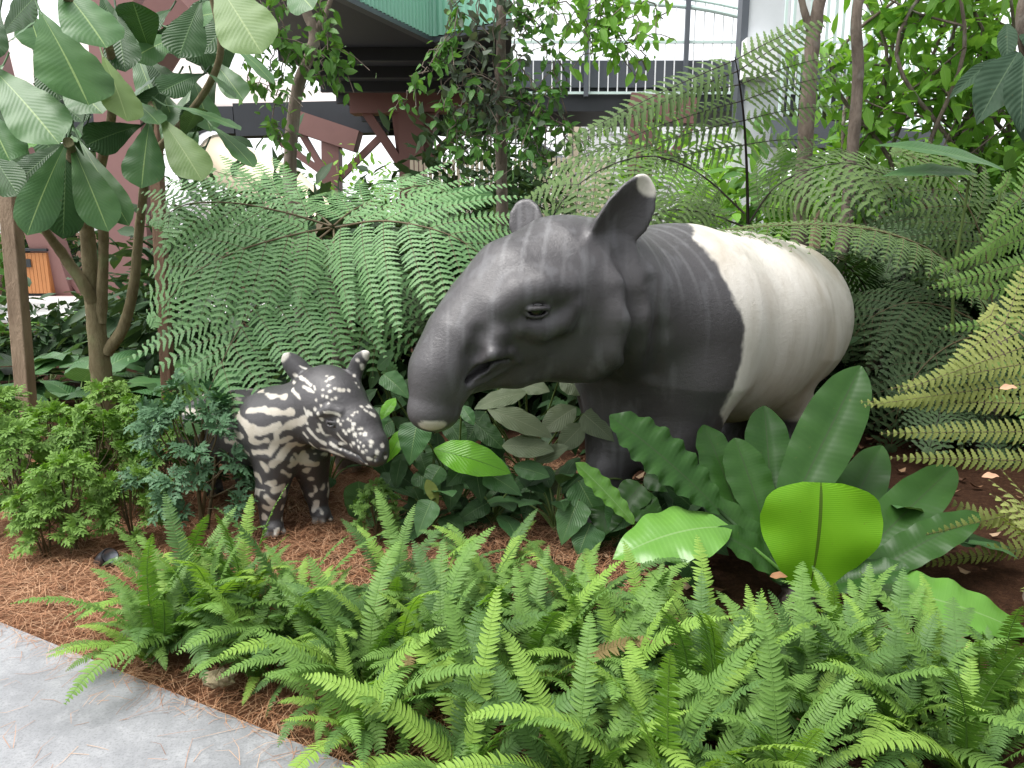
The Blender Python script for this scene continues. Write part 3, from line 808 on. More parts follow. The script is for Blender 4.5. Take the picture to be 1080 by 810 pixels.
rl = thing('railing', 'pale mint barred railing beside the tall trunks at right', 'railing', P(900, 100, 12))
m = MB(); a, b = P(822, 118, 11.5), P(1010, 150, 13.5); a[2] = b[2] = 3.0
for t in np.linspace(0, 1, 26): q = a + (b - a)*t; m.bar(q, q + A(0, 0, 2.2), .035, .035, (0, 1, 0))
m.build('bars', MINTW, rl, False)
m = MB()
for z_ in (2.2,): m.bar(a + A(0, 0, z_), b + A(0, 0, z_), .07, .07)
m.build('rails', MINTW, rl, False)
m = MB(); m.bar(a - A(0, 0, .25), b - A(0, 0, .25), .3, .4); m.build('kerb_beam', CHAR, rl, False)

# white wall with seams, cream post, spiral stair in a white cage
o = thing('white_building', 'bright white building wall beyond the footbridge', 'building', A(P(640, 200, 22)[0], 22, 0))
xa, xb = P(596, 200, 22)[0], P(700, 200, 22)[0]
m = MB(); m.box((xa, 22, 0), (xb + 3.2, 25, 5.2)); m.build('wall', WHITE, o, False)
m = MB()
for z_ in (1.1, 2.6, 4.0): m.box((xa, 21.98, z_), (xb + 3.2, 21.999, z_ + .04))
m.build('seams', GREYP, o, False)
q = P(606, 160, 20); m = MB(); m.box((q[0]-.16, 19.9, 0), (q[0]+.16, 20.2, 4.2)); m = m.build('post', CREAM, smooth=False); m.name = 'cream_post'; tag(m, 'slim cream post in front of the white wall', 'post')
q = P(568, 160, 19.4); ctr = A(q[0], q[1], 0)
o = thing('spiral_staircase', 'dark spiral staircase inside a white barred cage', 'staircase', ctr)
m = MB(); m.tube([ctr, ctr + A(0, 0, 4.6)], .09, 10); m.build('pole', CHAR, o)
for i in range(16):
    a1 = i*.42 + 2.5; zz = .35 + i*.24; m = MB()
    pts = [(.06, -.02), (.98, -.22), (.98, .22), (.06, .02)]; R_ = np.array([[cos(a1), -sin(a1)], [sin(a1), cos(a1)]])
    pp = [np.append(R_ @ A(*p_), zz) + ctr for p_ in pts]; m.add(pp + [p_ + A(0, 0, .1) for p_ in pp], [(3,2,1,0),(4,5,6,7),(0,1,5,4),(1,2,6,5),(2,3,7,6),(3,0,4,7)])
    m.build('tread', DARK, o, False)
m = MB(); a_s = np.linspace(2.3, 2.3 + 16*.42, 60); m.tube(np.stack([ctr[0] + 1.02*np.cos(a_s), ctr[1] + 1.02*np.sin(a_s), np.linspace(.2, 4.2, 60)], -1), .13, 6); m.build('stringer', CHAR, o)
m = MB()
for t in np.linspace(0, 2*pi, 34, endpoint=False): p_ = ctr + A(1.28*cos(t), 1.28*sin(t), 0); m.bar(p_, p_ + A(0, 0, 4.3), .032, .032, (0, 1, 0))
for z_ in (1.2, 2.4, 3.6): a_ = np.linspace(0, 2*pi, 33); m.tube(np.stack([ctr[0] + 1.28*np.cos(a_), ctr[1] + 1.28*np.sin(a_), np.full(33, z_)], -1), .025, 5, False)
m.build('cage', WHITE, o, False)

# grey pier with side bracket
o = thing('grey_pier', 'pale grey rectangular pier with a side bracket behind the tree fern', 'pier', A(P(806, 160, 12)[0], 12, 0))
q = P(806, 100, 12)
m = MB(); m.box((q[0]-.31, 12, 0), (q[0]+.31, 12.5, 5.0)); m.build('shaft', GREYP, o, False)
m = MB(); m.box((q[0]-.40, 11.7, 3.55), (q[0]+.06, 11.997, 4.1)); m.box((q[0]+.315, 11.9, 3.9), (q[0]+.62, 12.3, 5.0)); m.build('bracket', WHITE, o, False)
m = MB(); m.box((q[0]-.42, 11.96, 2.9), (q[0]-.315, 12.2, 5.2)); m.build('channel', CHAR, o, False)

# pale slat fence
o = thing('slat_fence', 'pale cream slatted fence glimpsed between trunk and fern', 'fence', A(P(520, 240, 11)[0], 11, 0))
m = MB(); a, b = P(436, 240, 11.5), P(640, 240, 11)
for t in np.linspace(0, 1, 42): q = a + (b - a)*t; m.bar((q[0], q[1], 0), (q[0], q[1], 2.35), .05, .03, (0, 1, 0))
m.build('slats', CREAM, o, False)
m = MB(); m.bar((a[0], a[1] + .05, .4), (b[0], b[1] + .05, .4), .06, .05); m.bar((a[0], a[1] + .05, 1.9), (b[0], b[1] + .05, 1.9), .06, .05); m.build('rails', CREAM, o, False)

# cream slide tube and its ring mouth
o = thing('slide_tube', 'thick cream tube sloping down behind the big fern', 'tube', P(255, 180, 15))
m = MB(); m.tube([P(226, 166, 15.5), P(258, 181, 15), P(300, 200, 14.6), P(340, 240, 14.2)], [.44, .45, .45, .45], 24); m.build('tube', CREAM, o)
m = MB(); m.tube([P(222, 164, 15.55), P(229, 167.4, 15.45)], .49, 24); m.build('collar', GREYP, o)
o = thing('white_drum', 'rounded white drum low behind the fern tips at left', 'drum', P(205, 225, 14))
m = MB(); m.tube([P(196, 262, 14), P(196, 228, 14), P(199, 212, 14), P(206, 204, 14)], [.42, .42, .38, .2], 20); m.build('shell', WHITE, o)

# slatted litter bin
q = G(46, 311, .045); o = thing('litter_bin', 'orange brown slatted litter bin with black slot beside the far path', 'litter bin', A(q[0], q[1], .045))
x_, y_ = q[0], q[1]
m = MB()
for i in range(9): m.box((x_ - .33 + i*.075, y_ - .30, .10), (x_ - .33 + i*.075 + .068, y_ - .26, .90))
for i in range(8): m.box((x_ + .315, y_ - .28 + i*.075, .10), (x_ + .35, y_ - .28 + i*.075 + .068, .90))
m.build('slats', plain_mat('orange timber', (.46, .19, .07), .5, .15, 5), o, False)
m = MB(); m.box((x_ - .325, y_ - .255, .06), (x_ + .312, y_ + .3, .93)); m.build('liner', DARK, o, False)
m = MB(); m.box((x_ - .36, y_ - .33, .935), (x_ + .37, y_ + .33, .985)); m.build('lid', DARK, o, False)
m = MB(); m.box((x_ - .25, y_ - .32, .62), (x_ + .02, y_ - .302, .78)); m.build('slot', DARK, o, False)
m = MB(); m.box((x_ - .34, y_ - .31, .0455), (x_ + .36, y_ + .31, .0595)); m.build('base', DARK, o, False)

# small black garden spotlight, wedge stone
q = G(112, 602, BED); o = thing('garden_spotlight', 'small black bullet spotlight standing on the mulch', 'spotlight', q)
BLK = plain_mat('black powder coat', (.02, .021, .024), .35, .1, 8)
m = MB(); m.tube([q + A(0, 0, -.03), q + A(0, 0, .035)], .008, 8); m.build('spike', BLK, o)
d = nrm(A(.75, -.5, .55)); c0 = q + A(0, 0, .045)
m = MB(); m.tube([c0 - d*.045, c0 - d*.038, c0, c0 + d*.045, c0 + d*.05], [.012, .027, .033, .034, .031], 20); h = m.build('housing', BLK, o)
m = MB(); m.tube([c0 + d*.0505, c0 + d*.054], .027, 18); k = NT('lens glass'); k.bsdf((.10, .11, .13), .08, None, .8); m.build('lens', k.m, h)
q = G(232, 722, .055)
mb = MB(); th_ = np.linspace(0, 2*pi, 18, endpoint=False); ph = np.linspace(.05, pi-.05, 10); r_ = np.random.default_rng(8)
gr = np.stack([np.sin(ph)[:, None]*np.cos(th_)*.042, np.sin(ph)[:, None]*np.sin(th_)*.03, np.cos(ph)[:, None]*np.ones(18)*.024], -1)
gr = gr*(1 + .12*r_.standard_normal((10, 18, 1))) ; gr[..., 2] = np.maximum(gr[..., 2], -.02); gr[..., 2] += .02
mb.grid(gr + q, closed_u=True); o = mb.build('stone', plain_mat('buff stone', (.30, .25, .15), .9, .3, 20, .5), smooth=False); tag(o, 'small buff stone lying on the pavement edge under the fern', 'stone')
# ---------------------------------------------------------------- plant builders
PROF = {
 'ovate':   ([0,.08,.2,.35,.5,.65,.8,.92,1],[.10,.45,.80,.98,1,.88,.62,.30,0]),
 'obovate': ([0,.1,.25,.45,.6,.75,.88,.96,1],[.04,.14,.34,.66,.88,1,.86,.50,0]),
 'strap':   ([0,.1,.25,.45,.6,.75,.88,.96,1],[.22,.50,.78,.96,1,.92,.68,.38,.05]),
 'heart':   ([0,.05,.12,.25,.4,.6,.8,.93,1],[.30,.78,.98,1,.93,.70,.38,.13,0]),
 'round':   ([0,.06,.2,.4,.6,.8,.92,.98,1],[.30,.62,.88,.98,1,.92,.70,.36,.05]),
 'fan':     ([0,.08,.2,.35,.5,.7,.86,.95,1],[.10,.32,.55,.76,.92,1,.92,.70,.30]),
 'lance':   ([0,.1,.25,.45,.65,.8,.92,1],[.08,.40,.80,1,.86,.56,.22,0]),
}
def leaf(mb, base, tip, up, width, prof='ovate', fold=.22, sag=.05, wave=0.0, wn=7, n=18, m=6, twist=0.0, droop=0.0, seed=0, petiole=0.0, edge=0.0):
    """one leaf blade; width = full width in metres; sag lifts the middle, droop drops the tip end"""
    base = np.asarray(base, float); tip = np.asarray(tip, float); L = np.linalg.norm(tip - base); up = nrm(up)
    mid = (base + tip)/2 + up*sag*L
    t = np.linspace(0, 1, n); c = bez(base, mid, tip, n) - np.outer(t**2.5, A(0, 0, 1))*droop*L
    T = nrm(np.gradient(c, axis=0)); S = nrm(np.cross(T, up)); N = np.cross(S, T)
    if twist:
        a = (t*twist)[:, None]; S, N = S*np.cos(a) + N*np.sin(a), N*np.cos(a) - S*np.sin(a)
    w = np.interp(t, *PROF[prof]); w[1:-1] = .25*w[:-2] + .5*w[1:-1] + .25*w[2:]
    u = np.linspace(-1, 1, m + 1); r = np.random.default_rng(seed); p1, p2 = r.uniform(0, 6, 2)
    W = (w*width/2)[:, None]*u
    if edge: W = W*(1 + edge*np.sin(t*wn*6.28 + p1)[:, None]*np.abs(u))
    z = fold*np.abs(W) + wave*width*(np.abs(u)**2)*np.where(u < 0, np.sin(t[:, None]*wn*6.28 + p1), np.sin(t[:, None]*wn*6.0 + p2))*np.minimum(w, 1)[:, None]
    z = z - .18*(W*W)/max(width, .01)*2
    g = c[:, None] + S[:, None]*W[..., None] + N[:, None]*z[..., None]
    uv = np.stack([np.broadcast_to(u, (n, m+1)), np.broadcast_to(t[:, None], (n, m+1))], -1)
    mb.grid(g, uv.reshape(-1, 2)); return c
def camdir(p): return nrm(A(0, 0, CAMZ) - np.asarray(p))
def face_up(p, up=.6, cam=.6, jit=None):
    v = A(0, 0, 1)*up + camdir(p)*cam
    return nrm(v + (jit if jit is not None else 0))

def pinnate(mb, pts, up, t, lens, wid, ang=1.15, droop=.2, fwd=.1, fold=.25, prof=None, sides=(1, -1), lift=0.0, rng=None, jit=0.0):
    """rows of small blades on both sides of a stalk polyline. t: positions 0..1, lens: lengths, wid: half width (array or number)"""
    pts = np.asarray(pts, float); m = len(pts); x = np.clip(t, 0, 1)*(m - 1); i = np.minimum(x.astype(int), m - 2); f = (x - i)[:, None]
    Tall = nrm(np.gradient(pts, axis=0))
    pb = pts[i]*(1-f) + pts[i+1]*f; T = nrm(Tall[i]*(1-f) + Tall[i+1]*f)
    up = np.broadcast_to(np.asarray(up, float), T.shape) if np.ndim(up) == 1 else up[i]
    S = nrm(np.cross(T, up)); N = np.cross(S, T)
    s, w = prof if prof is not None else (np.array([0, .25, .55, .82, 1.0]), np.array([.75, 1.0, .95, .68, .12]))
    n = len(t); wid = np.broadcast_to(wid, (n,))
    for sd in sides:
        a = np.full(n, ang); l = np.array(lens)
        if rng is not None and jit: a = a + rng.normal(0, jit, n); l = l*(1 + rng.normal(0, jit, n))
        lf = lift if rng is None or not jit else lift + rng.normal(0, jit*1.2, n)
        d = S*sd*np.sin(a)[:, None] + T*np.cos(a)[:, None]; d = nrm(d + N*np.reshape(lf, (-1, 1)))
        wv = nrm(np.cross(N, d)); nn = np.cross(d, wv)
        sl = s[None, :, None]*l[:, None, None]
        c = pb[:, None] + d[:, None]*sl + N[:, None]*(-droop*s**2)[None, :, None]*l[:, None, None] + T[:, None]*(fwd*s**2)[None, :, None]*l[:, None, None]
        ww = w[None, :, None]*wid[:, None, None]
        lft = c - wv[:, None]*ww + nn[:, None]*ww*fold; rgt = c + wv[:, None]*ww + nn[:, None]*ww*fold
        g = np.stack([lft, c, rgt], 2)
        uv = np.stack(np.meshgrid(np.array([-1, 0, 1.]), s), -1); uv = np.broadcast_to(uv, (n, len(s), 3, 2))
        mb.grids(g, uv.reshape(-1, 2))
LOBED = (np.array([0, .10, .2, .32, .44, .56, .68, .8, .91, 1.0]), np.array([.55, 1.0, .56, .90, .48, .74, .36, .50, .20, .03]))
PLAINP = (np.array([0, .3, .65, 1.0]), np.array([.8, 1.0, .75, .08]))

def bifrond(mb, st, pts, up, npin, plen, pnl, ang=1.1, angt=.35, droop=.25, fwd=.15, sides=(1, -1), spacing=.021, prof=LOBED, t0=.12, t1=1.0, wid=.3, seed=0, gap=.82, pdroop=.15, rad=.006, lift=0.0, pn=None):
    """twice-divided fern frond: stalk pts, npin pinna pairs of length plen(t), pinnules pnl long. st collects the stalks"""
    pts = np.asarray(pts, float); m = len(pts); rng = np.random.default_rng(seed)
    Tall = nrm(np.gradient(pts, axis=0)); up = nrm(up)
    st.tube(pts, np.linspace(rad, rad*.25, m), 6)
    for j, t in enumerate(np.linspace(t0, t1, npin)):
        x = min(t, .9999)*(m - 1); i = int(x); f = x - i
        pb = pts[i]*(1-f) + pts[i+1]*f; T = nrm(Tall[i]*(1-f) + Tall[i+1]*f); S = nrm(np.cross(T, up)); N = np.cross(S, T)
        for sd in sides:
            L = plen(t)*(1 + rng.normal(0, .05))
            if L < .02: continue
            a = ang + rng.normal(0, .04); a = a*(1 - angt*t)
            d = nrm(S*sd*sin(a) + T*cos(a) + N*(lift + rng.normal(0, .05)))
            s = np.linspace(0, 1, 9)[:, None]
            q = pb + d*s*L - N*(droop*s**2)*L*.5 - A(0, 0, 1)*(droop*s**2)*L*.5 + T*(fwd*s**2)*L
            st.tube(q, np.linspace(rad*.35, rad*.12, 9), 4, False)
            n = max(5, int(L/spacing)); tt = np.linspace(.04, .985, n)
            pl = pnl*np.interp(tt, [0, .15, .55, .85, 1], [.75, 1, .85, .45, .12])*min(1, L/.25 + .25)
            pinnate(mb, q, N if pn is None else nrm(N*(1 - pn) + A(0, 0, pn)), tt, pl, pl*wid*.55 if False else np.minimum(spacing*.5*gap, pl*.5), 1.22, pdroop, .08, .18, prof, rng=rng, jit=.05)

_LT = np.array([0, .3, .65, 1.0]); _LW = np.array([0.0, .92, .8, 0.0])
def leafcloud(mb, pos, d, nr, L, ratio=.45, fold=.25, bend=.15):
    """many simple folded leaves at once"""
    n = len(pos); d = nrm(d); S = nrm(np.cross(d, nr)); N = np.cross(S, d); L = np.broadcast_to(L, (n,))
    c = pos[:, None] + d[:, None]*(_LT[None, :, None]*L[:, None, None]) - N[:, None]*(bend*_LT**2)[None, :, None]*L[:, None, None]
    w = (_LW*ratio/2)[None, :, None]*L[:, None, None]
    g = np.stack([c - S[:, None]*w + N[:, None]*w*fold, c, c + S[:, None]*w + N[:, None]*w*fold], 2)
    uv = np.broadcast_to(np.stack(np.meshgrid(np.array([-1, 0, 1.]), _LT), -1), (n, 4, 3, 2))
    mb.grids(g, uv.reshape(-1, 2))
def cloud_points(rng, c, r, ncl, per, spread):
    """leaf positions in clumps spread over a lumpy ellipsoid"""
    u = nrm(rng.normal(size=(ncl, 3))); rad = rng.uniform(.35, 1.0, ncl)**.6
    cc = np.asarray(c) + u*rad[:, None]*np.asarray(r)
    p = np.repeat(cc, per, 0) + rng.normal(size=(ncl*per, 3))*spread
    return p, nrm(p - np.asarray(c) + rng.normal(size=p.shape)*.25*np.mean(r))

# leaf materials
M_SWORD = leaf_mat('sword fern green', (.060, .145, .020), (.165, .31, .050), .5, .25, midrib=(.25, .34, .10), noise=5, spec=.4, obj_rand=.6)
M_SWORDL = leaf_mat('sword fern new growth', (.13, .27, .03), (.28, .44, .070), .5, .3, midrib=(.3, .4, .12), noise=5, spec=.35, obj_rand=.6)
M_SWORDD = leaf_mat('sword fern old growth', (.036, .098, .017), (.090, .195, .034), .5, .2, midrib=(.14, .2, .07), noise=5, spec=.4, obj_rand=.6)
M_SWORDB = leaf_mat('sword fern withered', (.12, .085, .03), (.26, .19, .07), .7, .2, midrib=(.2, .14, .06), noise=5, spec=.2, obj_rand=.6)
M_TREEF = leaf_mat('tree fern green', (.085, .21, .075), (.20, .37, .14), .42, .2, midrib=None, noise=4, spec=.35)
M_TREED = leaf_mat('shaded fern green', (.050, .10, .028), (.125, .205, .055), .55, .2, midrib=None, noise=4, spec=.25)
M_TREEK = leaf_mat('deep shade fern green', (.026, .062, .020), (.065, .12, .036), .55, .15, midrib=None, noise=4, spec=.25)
M_TREEY = leaf_mat('yellowing fern green', (.15, .20, .045), (.29, .32, .085), .5, .25, midrib=(.26, .24, .08), noise=5, spec=.3)
M_TREEL = leaf_mat('fresh fern green', (.085, .19, .035), (.175, .31, .07), .5, .25, midrib=None, noise=4, spec=.3)
M_BIG = leaf_mat('big obovate leaf', spots=.5, dark=(.040, .100, .036), light=(.088, .178, .062), rough=.38, trans=.12, veins=.07, vscale=22, slant=.6, midrib=(.26, .36, .14), spec=.45, veinbump=.07)
M_BIGL = leaf_mat('big pale leaf', (.14, .22, .085), (.22, .30, .13), .45, .25, veins=.06, vscale=22, slant=.6, midrib=(.30, .38, .18), veinbump=.07)
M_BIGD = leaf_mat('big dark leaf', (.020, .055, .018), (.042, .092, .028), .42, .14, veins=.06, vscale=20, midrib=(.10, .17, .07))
M_NEST = leaf_mat('nest fern dark', (.015, .048, .009), (.032, .082, .016), .34, .10, spots=.25, veins=.03, vscale=30, slant=.1, midrib=(.03, .05, .02), spec=.35, veinbump=.04)
M_NESTB = leaf_mat('nest fern bright', (.125, .32, .012), (.20, .42, .022), .36, .34, veins=.20, vscale=60, slant=.15, spots=.45, midrib=(.035, .035, .012), spec=.6, veinbump=.10)
M_NESTL = leaf_mat('nest fern light', (.095, .24, .035), (.155, .33, .065), .26, .25, veins=.05, vscale=26, slant=.1, midrib=(.20, .33, .12), spec=.9, veinbump=.06)
M_BROAD = leaf_mat('broad leaf green', (.040, .105, .038), (.085, .175, .06), .33, .14, veins=.10, vscale=16, slant=.9, midrib=(.16, .25, .10), spec=.45)
M_BROADB = leaf_mat('broad leaf bright', (.10, .28, .02), (.15, .36, .035), .25, .2, veins=.12, vscale=16, slant=.9, midrib=(.05, .12, .02), spec=.5)
M_BROADG = leaf_mat('broad leaf grey green', (.095, .125, .07), (.15, .18, .105), .45, .15, veins=.08, vscale=14, slant=.9, midrib=(.20, .22, .14))
M_ARAL = leaf_mat('aralia green', (.075, .17, .03), (.19, .34, .05), .5, .22, midrib=None, noise=7, spec=.3, obj_rand=.6)
M_ARALB = leaf_mat('aralia blue green', (.042, .115, .05), (.085, .19, .085), .45, .15, midrib=None, noise=7, spec=.35)
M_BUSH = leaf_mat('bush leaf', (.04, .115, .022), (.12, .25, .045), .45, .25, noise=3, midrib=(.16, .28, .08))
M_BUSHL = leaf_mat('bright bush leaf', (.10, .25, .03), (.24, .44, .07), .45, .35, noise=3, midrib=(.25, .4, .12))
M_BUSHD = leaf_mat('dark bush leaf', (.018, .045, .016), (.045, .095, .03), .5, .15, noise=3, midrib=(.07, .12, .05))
M_VINE = leaf_mat('vine leaf', (.05, .14, .03), (.14, .30, .06), .42, .3, noise=3, midrib=(.2, .3, .1))
M_VINEG = leaf_mat('greyed vine leaf', (.05, .075, .045), (.13, .155, .12), .5, .2, noise=3, midrib=(.14, .17, .12))
M_DROOP = leaf_mat('dull drooping leaf', (.022, .045, .026), (.04, .07, .04), .6, .08, veins=.05, vscale=12, midrib=(.07, .11, .06), spec=.2, spots=.4)
M_CROT = leaf_mat('striped leaf', (.03, .09, .02), (.09, .20, .03), .4, .2, veins=.75, vscale=9, slant=.9, midrib=(.45, .50, .12))
M_STALK = plain_mat('fern stalk', (.10, .075, .035), .6, .3, 12)
M_STALKD = plain_mat('dark fern stalk', (.022, .015, .012), .5, .3, 12)
M_STALKG = plain_mat('green stalk', (.12, .18, .05), .5, .3, 12)
B_GREY = bark_mat('grey brown bark', (.11, .085, .065), (.25, .205, .165), 12, (.36, .36, .31))
B_BROWN = bark_mat('red brown bark', (.085, .066, .052), (.23, .185, .15), 16, (.30, .29, .25))
B_MOSS = bark_mat('mossy bark', (.12, .095, .05), (.26, .22, .13), 14, (.22, .25, .12))

# ---------------------------------------------------------------- trunks and trees
def tree(name, label, pts, D, w_px, bark, crown_c, crown_r, leafmat, ncl=22, per=20, leaf_len=.16, limbs=(), group=None, seed=0):
    """trunk through photo points (first is lowest); crown above the picture shades the bed"""
    q = PL(pts, D); b = q[0].copy(); Dn = D if np.isscalar(D) else D[0]
    base = A(b[0] + .01, b[1], 0.0)
    t = thing(name, label, 'tree', base, group)
    full = [A(b[0], b[1], -.05)] + ([] if b[2] < .1 else [A(b[0], b[1], b[2]*.5)]) + list(q)
    top = np.asarray(crown_c, float); full = full + [(q[-1] + top)/2 + A(.04, .05, 0), top]
    pts_ = poly(full, 60); r = w_px*Dn/F/2
    m = MB(); m.tube(pts_, np.linspace(r*1.15, r*.55, 60)*(1 + .05*np.sin(np.arange(60)*.9 + seed)), 14, bump=.035, seed=seed)
    for lp, ld, lw in limbs:
        lq = poly(PL(lp, ld), 20); m.tube(lq, np.linspace(lw*Dn/F/2, lw*Dn/F/2*.6, 20), 10, bump=.04, seed=seed+1)
    m.build('trunk', bark, t)
    rng = np.random.default_rng(seed); p, d = cloud_points(rng, top + A(0, 0, .2), crown_r, ncl, per, .16)
    m = MB(); leafcloud(m, p, d + rng.normal(size=d.shape)*.5 - A(0, 0, .3), nrm(rng.normal(size=d.shape)*.5 + A(0, 0, 1)), leaf_len*rng.uniform(.7, 1.3, len(p)))
    for k in range(12):
        m.tube(poly([top - A(0, 0, .3), top + nrm(rng.normal(size=3))*np.asarray(crown_r)*.4 + A(0, 0, .1), top + nrm(rng.normal(size=3))*np.asarray(crown_r)*.85], 8), np.linspace(.03, .008, 8), 5)
    m.build('crown', leafmat, t); return t
tree('slender_tree', 'slender tree with kinked bare trunk rising behind the big fern at left', [(313, 240), (306, 195), (307, 150), (312, 105), (318, 80), (328, 55), (331, 35), (322, 8), (316, -15)], 5.2, 13.5, B_GREY, (-2.0, 6.1, 4.6), (1.0, .9, .7), M_BUSH,
     limbs=[([(331, 34), (342, 18), (352, -10)], 5.2, 7)], seed=1)
tree('slender_tree', 'slender straight trunk wrapped in vines just behind the large statue', [(530, 252), (529, 180), (528, 100), (529, 0)], 5.0, 13, B_BROWN, (-.1, 5.3, 4.3), (1.2, 1.1, .9), M_BUSH, seed=2)
tree('slender_tree', 'forked grey brown trunk standing right of the grey pier', [(843, 252), (847, 190), (851, 120), (857, 45), (860, 30), (872, -20)], 4.7, 17, B_BROWN, (2.6, 5.2, 4.4), (1.3, 1.2, .9), M_BUSH,
     limbs=[([(858, 38), (850, 18), (842, -15)], 4.7, 9)], seed=3)
tree('slender_tree', 'thin brown trunk behind the forked one, in front of the mint railing', [(884, 290), (893, 230), (899, 160), (905, 80), (908, -10)], 5.6, 14, B_BROWN, (3.3, 6.3, 4.6), (1.4, 1.2, .9), M_BUSHL, seed=4)

# big-leaved tree at the left: trunk, limbs and each big leaf
b0 = G(110, 474, .03); D0 = b0[1]
t_big = thing('broad_leaved_tree', 'small tree with big paddle shaped leaves between two timber stakes', 'tree', A(b0[0], b0[1], 0))
m = MB()
m.tube(poly([A(b0[0], b0[1], -.05)] + PL([(110, 440), (106, 385), (101, 340), (96, 290), (90, 230), (80, 180), (72, 150)], [D0, D0, D0, D0, D0-.15, D0-.7, D0-1.2]), 40), np.linspace(.072, .020, 40), 14, bump=.05, seed=1)
m.tube(poly(PL([(112, 372), (130, 345), (141, 300), (148, 230), (155, 170), (160, 110)], [D0, D0, D0-.05, D0-.2, D0-.6, D0-1.0]), 30), np.linspace(.036, .014, 30), 10, bump=.05, seed=2)
m.tube(poly(PL([(100, 320), (88, 300), (66, 268), (44, 238), (20, 200)], [D0, D0-.05, D0-.1, D0-.3, D0-.6]), 24), np.linspace(.04, .016, 24), 10, bump=.05, seed=3)
m.tube(poly(PL([(106, 340), (108, 300), (109, 245), (104, 190), (118, 120), (112, 40), (60, -10)], [D0, D0-.02, D0-.1, D0-.4, D0-.9, D0-1.2, D0-1.5]), 30), np.linspace(.033, .012, 30), 10, bump=.05, seed=4)
m.tube(poly(PL([(155, 170), (200, 120), (232, 60), (222, -10)], [D0-.6, D0-.9, D0-1.2, D0-1.3]), 24), np.linspace(.02, .010, 24), 8, bump=.05, seed=5)
m.build('trunk', B_MOSS, t_big)
rl0 = np.random.default_rng(77)
BIGL = [  # base px, tip px, width px, depth, material, up weight, cam weight
 ((42,12),(93,108),70,2.9,0,.55,.8), ((-14,66),(62,149),56,2.8,0,.55,.8), ((60,-18),(112,48),54,2.8,0,.45,.8), ((224,-26),(276,54),58,2.7,1,.3,.9),
 ((108,58),(134,126),42,3.0,1,.3,.9), ((168,122),(213,189),40,3.1,1,.4,.9), ((172,111),(254,135),26,3.1,0,.8,.45), ((158,126),(149,197),40,3.2,0,.3,.9),
 ((72,146),(28,246),40,3.0,0,.35,.85), ((74,148),(114,242),40,3.1,0,.35,.85), ((70,150),(66,250),38,3.3,2,.3,.9), ((84,148),(136,236),28,3.2,0,.4,.8),
 ((216,78),(168,97),30,3.0,2,.6,.6), ((236,42),(289,87),15,2.9,0,.9,.2), ((122,8),(132,74),34,3.2,2,.3,.9), ((212,0),(188,60),40,3.1,2,.3,.9),
 ((-8,62),(36,22),26,3.0,0,.5,.7), ((54,148),(-8,166),32,2.9,3,.9,.25), ((-20,112),(10,168),44,2.8,0,.5,.8), ((150,132),(90,152),36,3.3,2,.4,.8),
 ((140,106),(168,130),26,3.2,0,.5,.7), ((216,76),(248,102),12,3.0,2,.9,.2), ((222,132),(268,175),22,3.1,0,.7,.4), ((62,80),(108,118),44,3.3,0,.5,.7),
 ((0,10),(-22,60),40,2.9,2,.5,.7), ((160,60),(140,0),40,3.3,2,.4,.8), ((178,30),(228,12),30,3.2,0,.6,.6), ((98,160),(60,128),36,3.4,2,.6,.5),
 ((120,120),(160,85),34,3.4,0,.6,.6), ((0,40),(40,-8),40,3.1,2,.5,.6), ((70,150),(20,190),30,3.3,2,.6,.5), ((190,150),(210,112),26,3.3,2,.5,.6), ((-16,150),(20,205),34,3.2,2,.5,.6),
 ((300,-22),(330,8),36,2.8,0,.4,.8), ((90,100),(60,60),36,3.5,2,.5,.6), ((150,60),(190,100),32,3.5,2,.5,.6)]
for _ in range(26):
    x_, y_ = rl0.uniform(-15, 262), rl0.uniform(-20, 165); a_ = rl0.uniform(.3, 2.6) if x_ < 120 else rl0.uniform(.6, 2.9); l_ = rl0.uniform(48, 85)
    BIGL.append(((x_, y_), (x_ + l_*cos(a_)*.8, y_ + l_*sin(a_)), rl0.uniform(24, 38), rl0.uniform(3.35, 3.8), 2 if _ % 3 else 0, rl0.uniform(.2, .8), rl0.uniform(.3, .9)))
LM = [M_BIG, M_BIGL, M_BIGD, M_BROADB]
rl = np.random.default_rng(21)
for i, (b, t, w, D, mi, uw, cw) in enumerate(BIGL):
    m = MB(); pb, pt = P(*b, D + .12), P(*t, D - .06)
    leaf(m, pb, pt, face_up(pt, uw, cw, rl.normal(0, .12, 3)), w*D/F*1.05, 'obovate', .16, .07, .03, 5, 20, 8, rl.normal(0, .12), .02, i)
    # short stalk back to the nearest limb
    m.tube(bez(pb - (pt - pb)*.14 + A(0, 0, .02), pb, pb + (pt - pb)*.05, 5), .0045, 5)
    m.build('leaf', LM[mi], t_big)
# timber stakes
def stake(a, Da, b, Db, w, mat, label):
    p, q = P(*a, Da), P(*b, Db); g = p + (q - p)*((p[2] + .05)/(p[2] - q[2])) if p[2] > q[2] else p
    m = MB(); m.bar(g, p, w, w, (0, 1, 0)); o = m.build('timber_stake', mat, smooth=False); tag(o, label, 'stake', 'timber stakes'); 
    bv = o.modifiers.new('worn edges', 'BEVEL'); bv.width = .006; bv.segments = 2; return o
stake((8, 185), 4.1, (29, 436), 4.1, .078, WOOD, 'pale square timber stake at far left of the big leaved tree')
stake((158, 40), 4.5, (178, 420), 4.5, .065, WOOD2, 'brown square timber stake between the pink column and the big fern')
stake((863, 222), 5.2, (859, 262), 5.2, .06, WOOD, 'short pale timber stake beside the forked trunk')

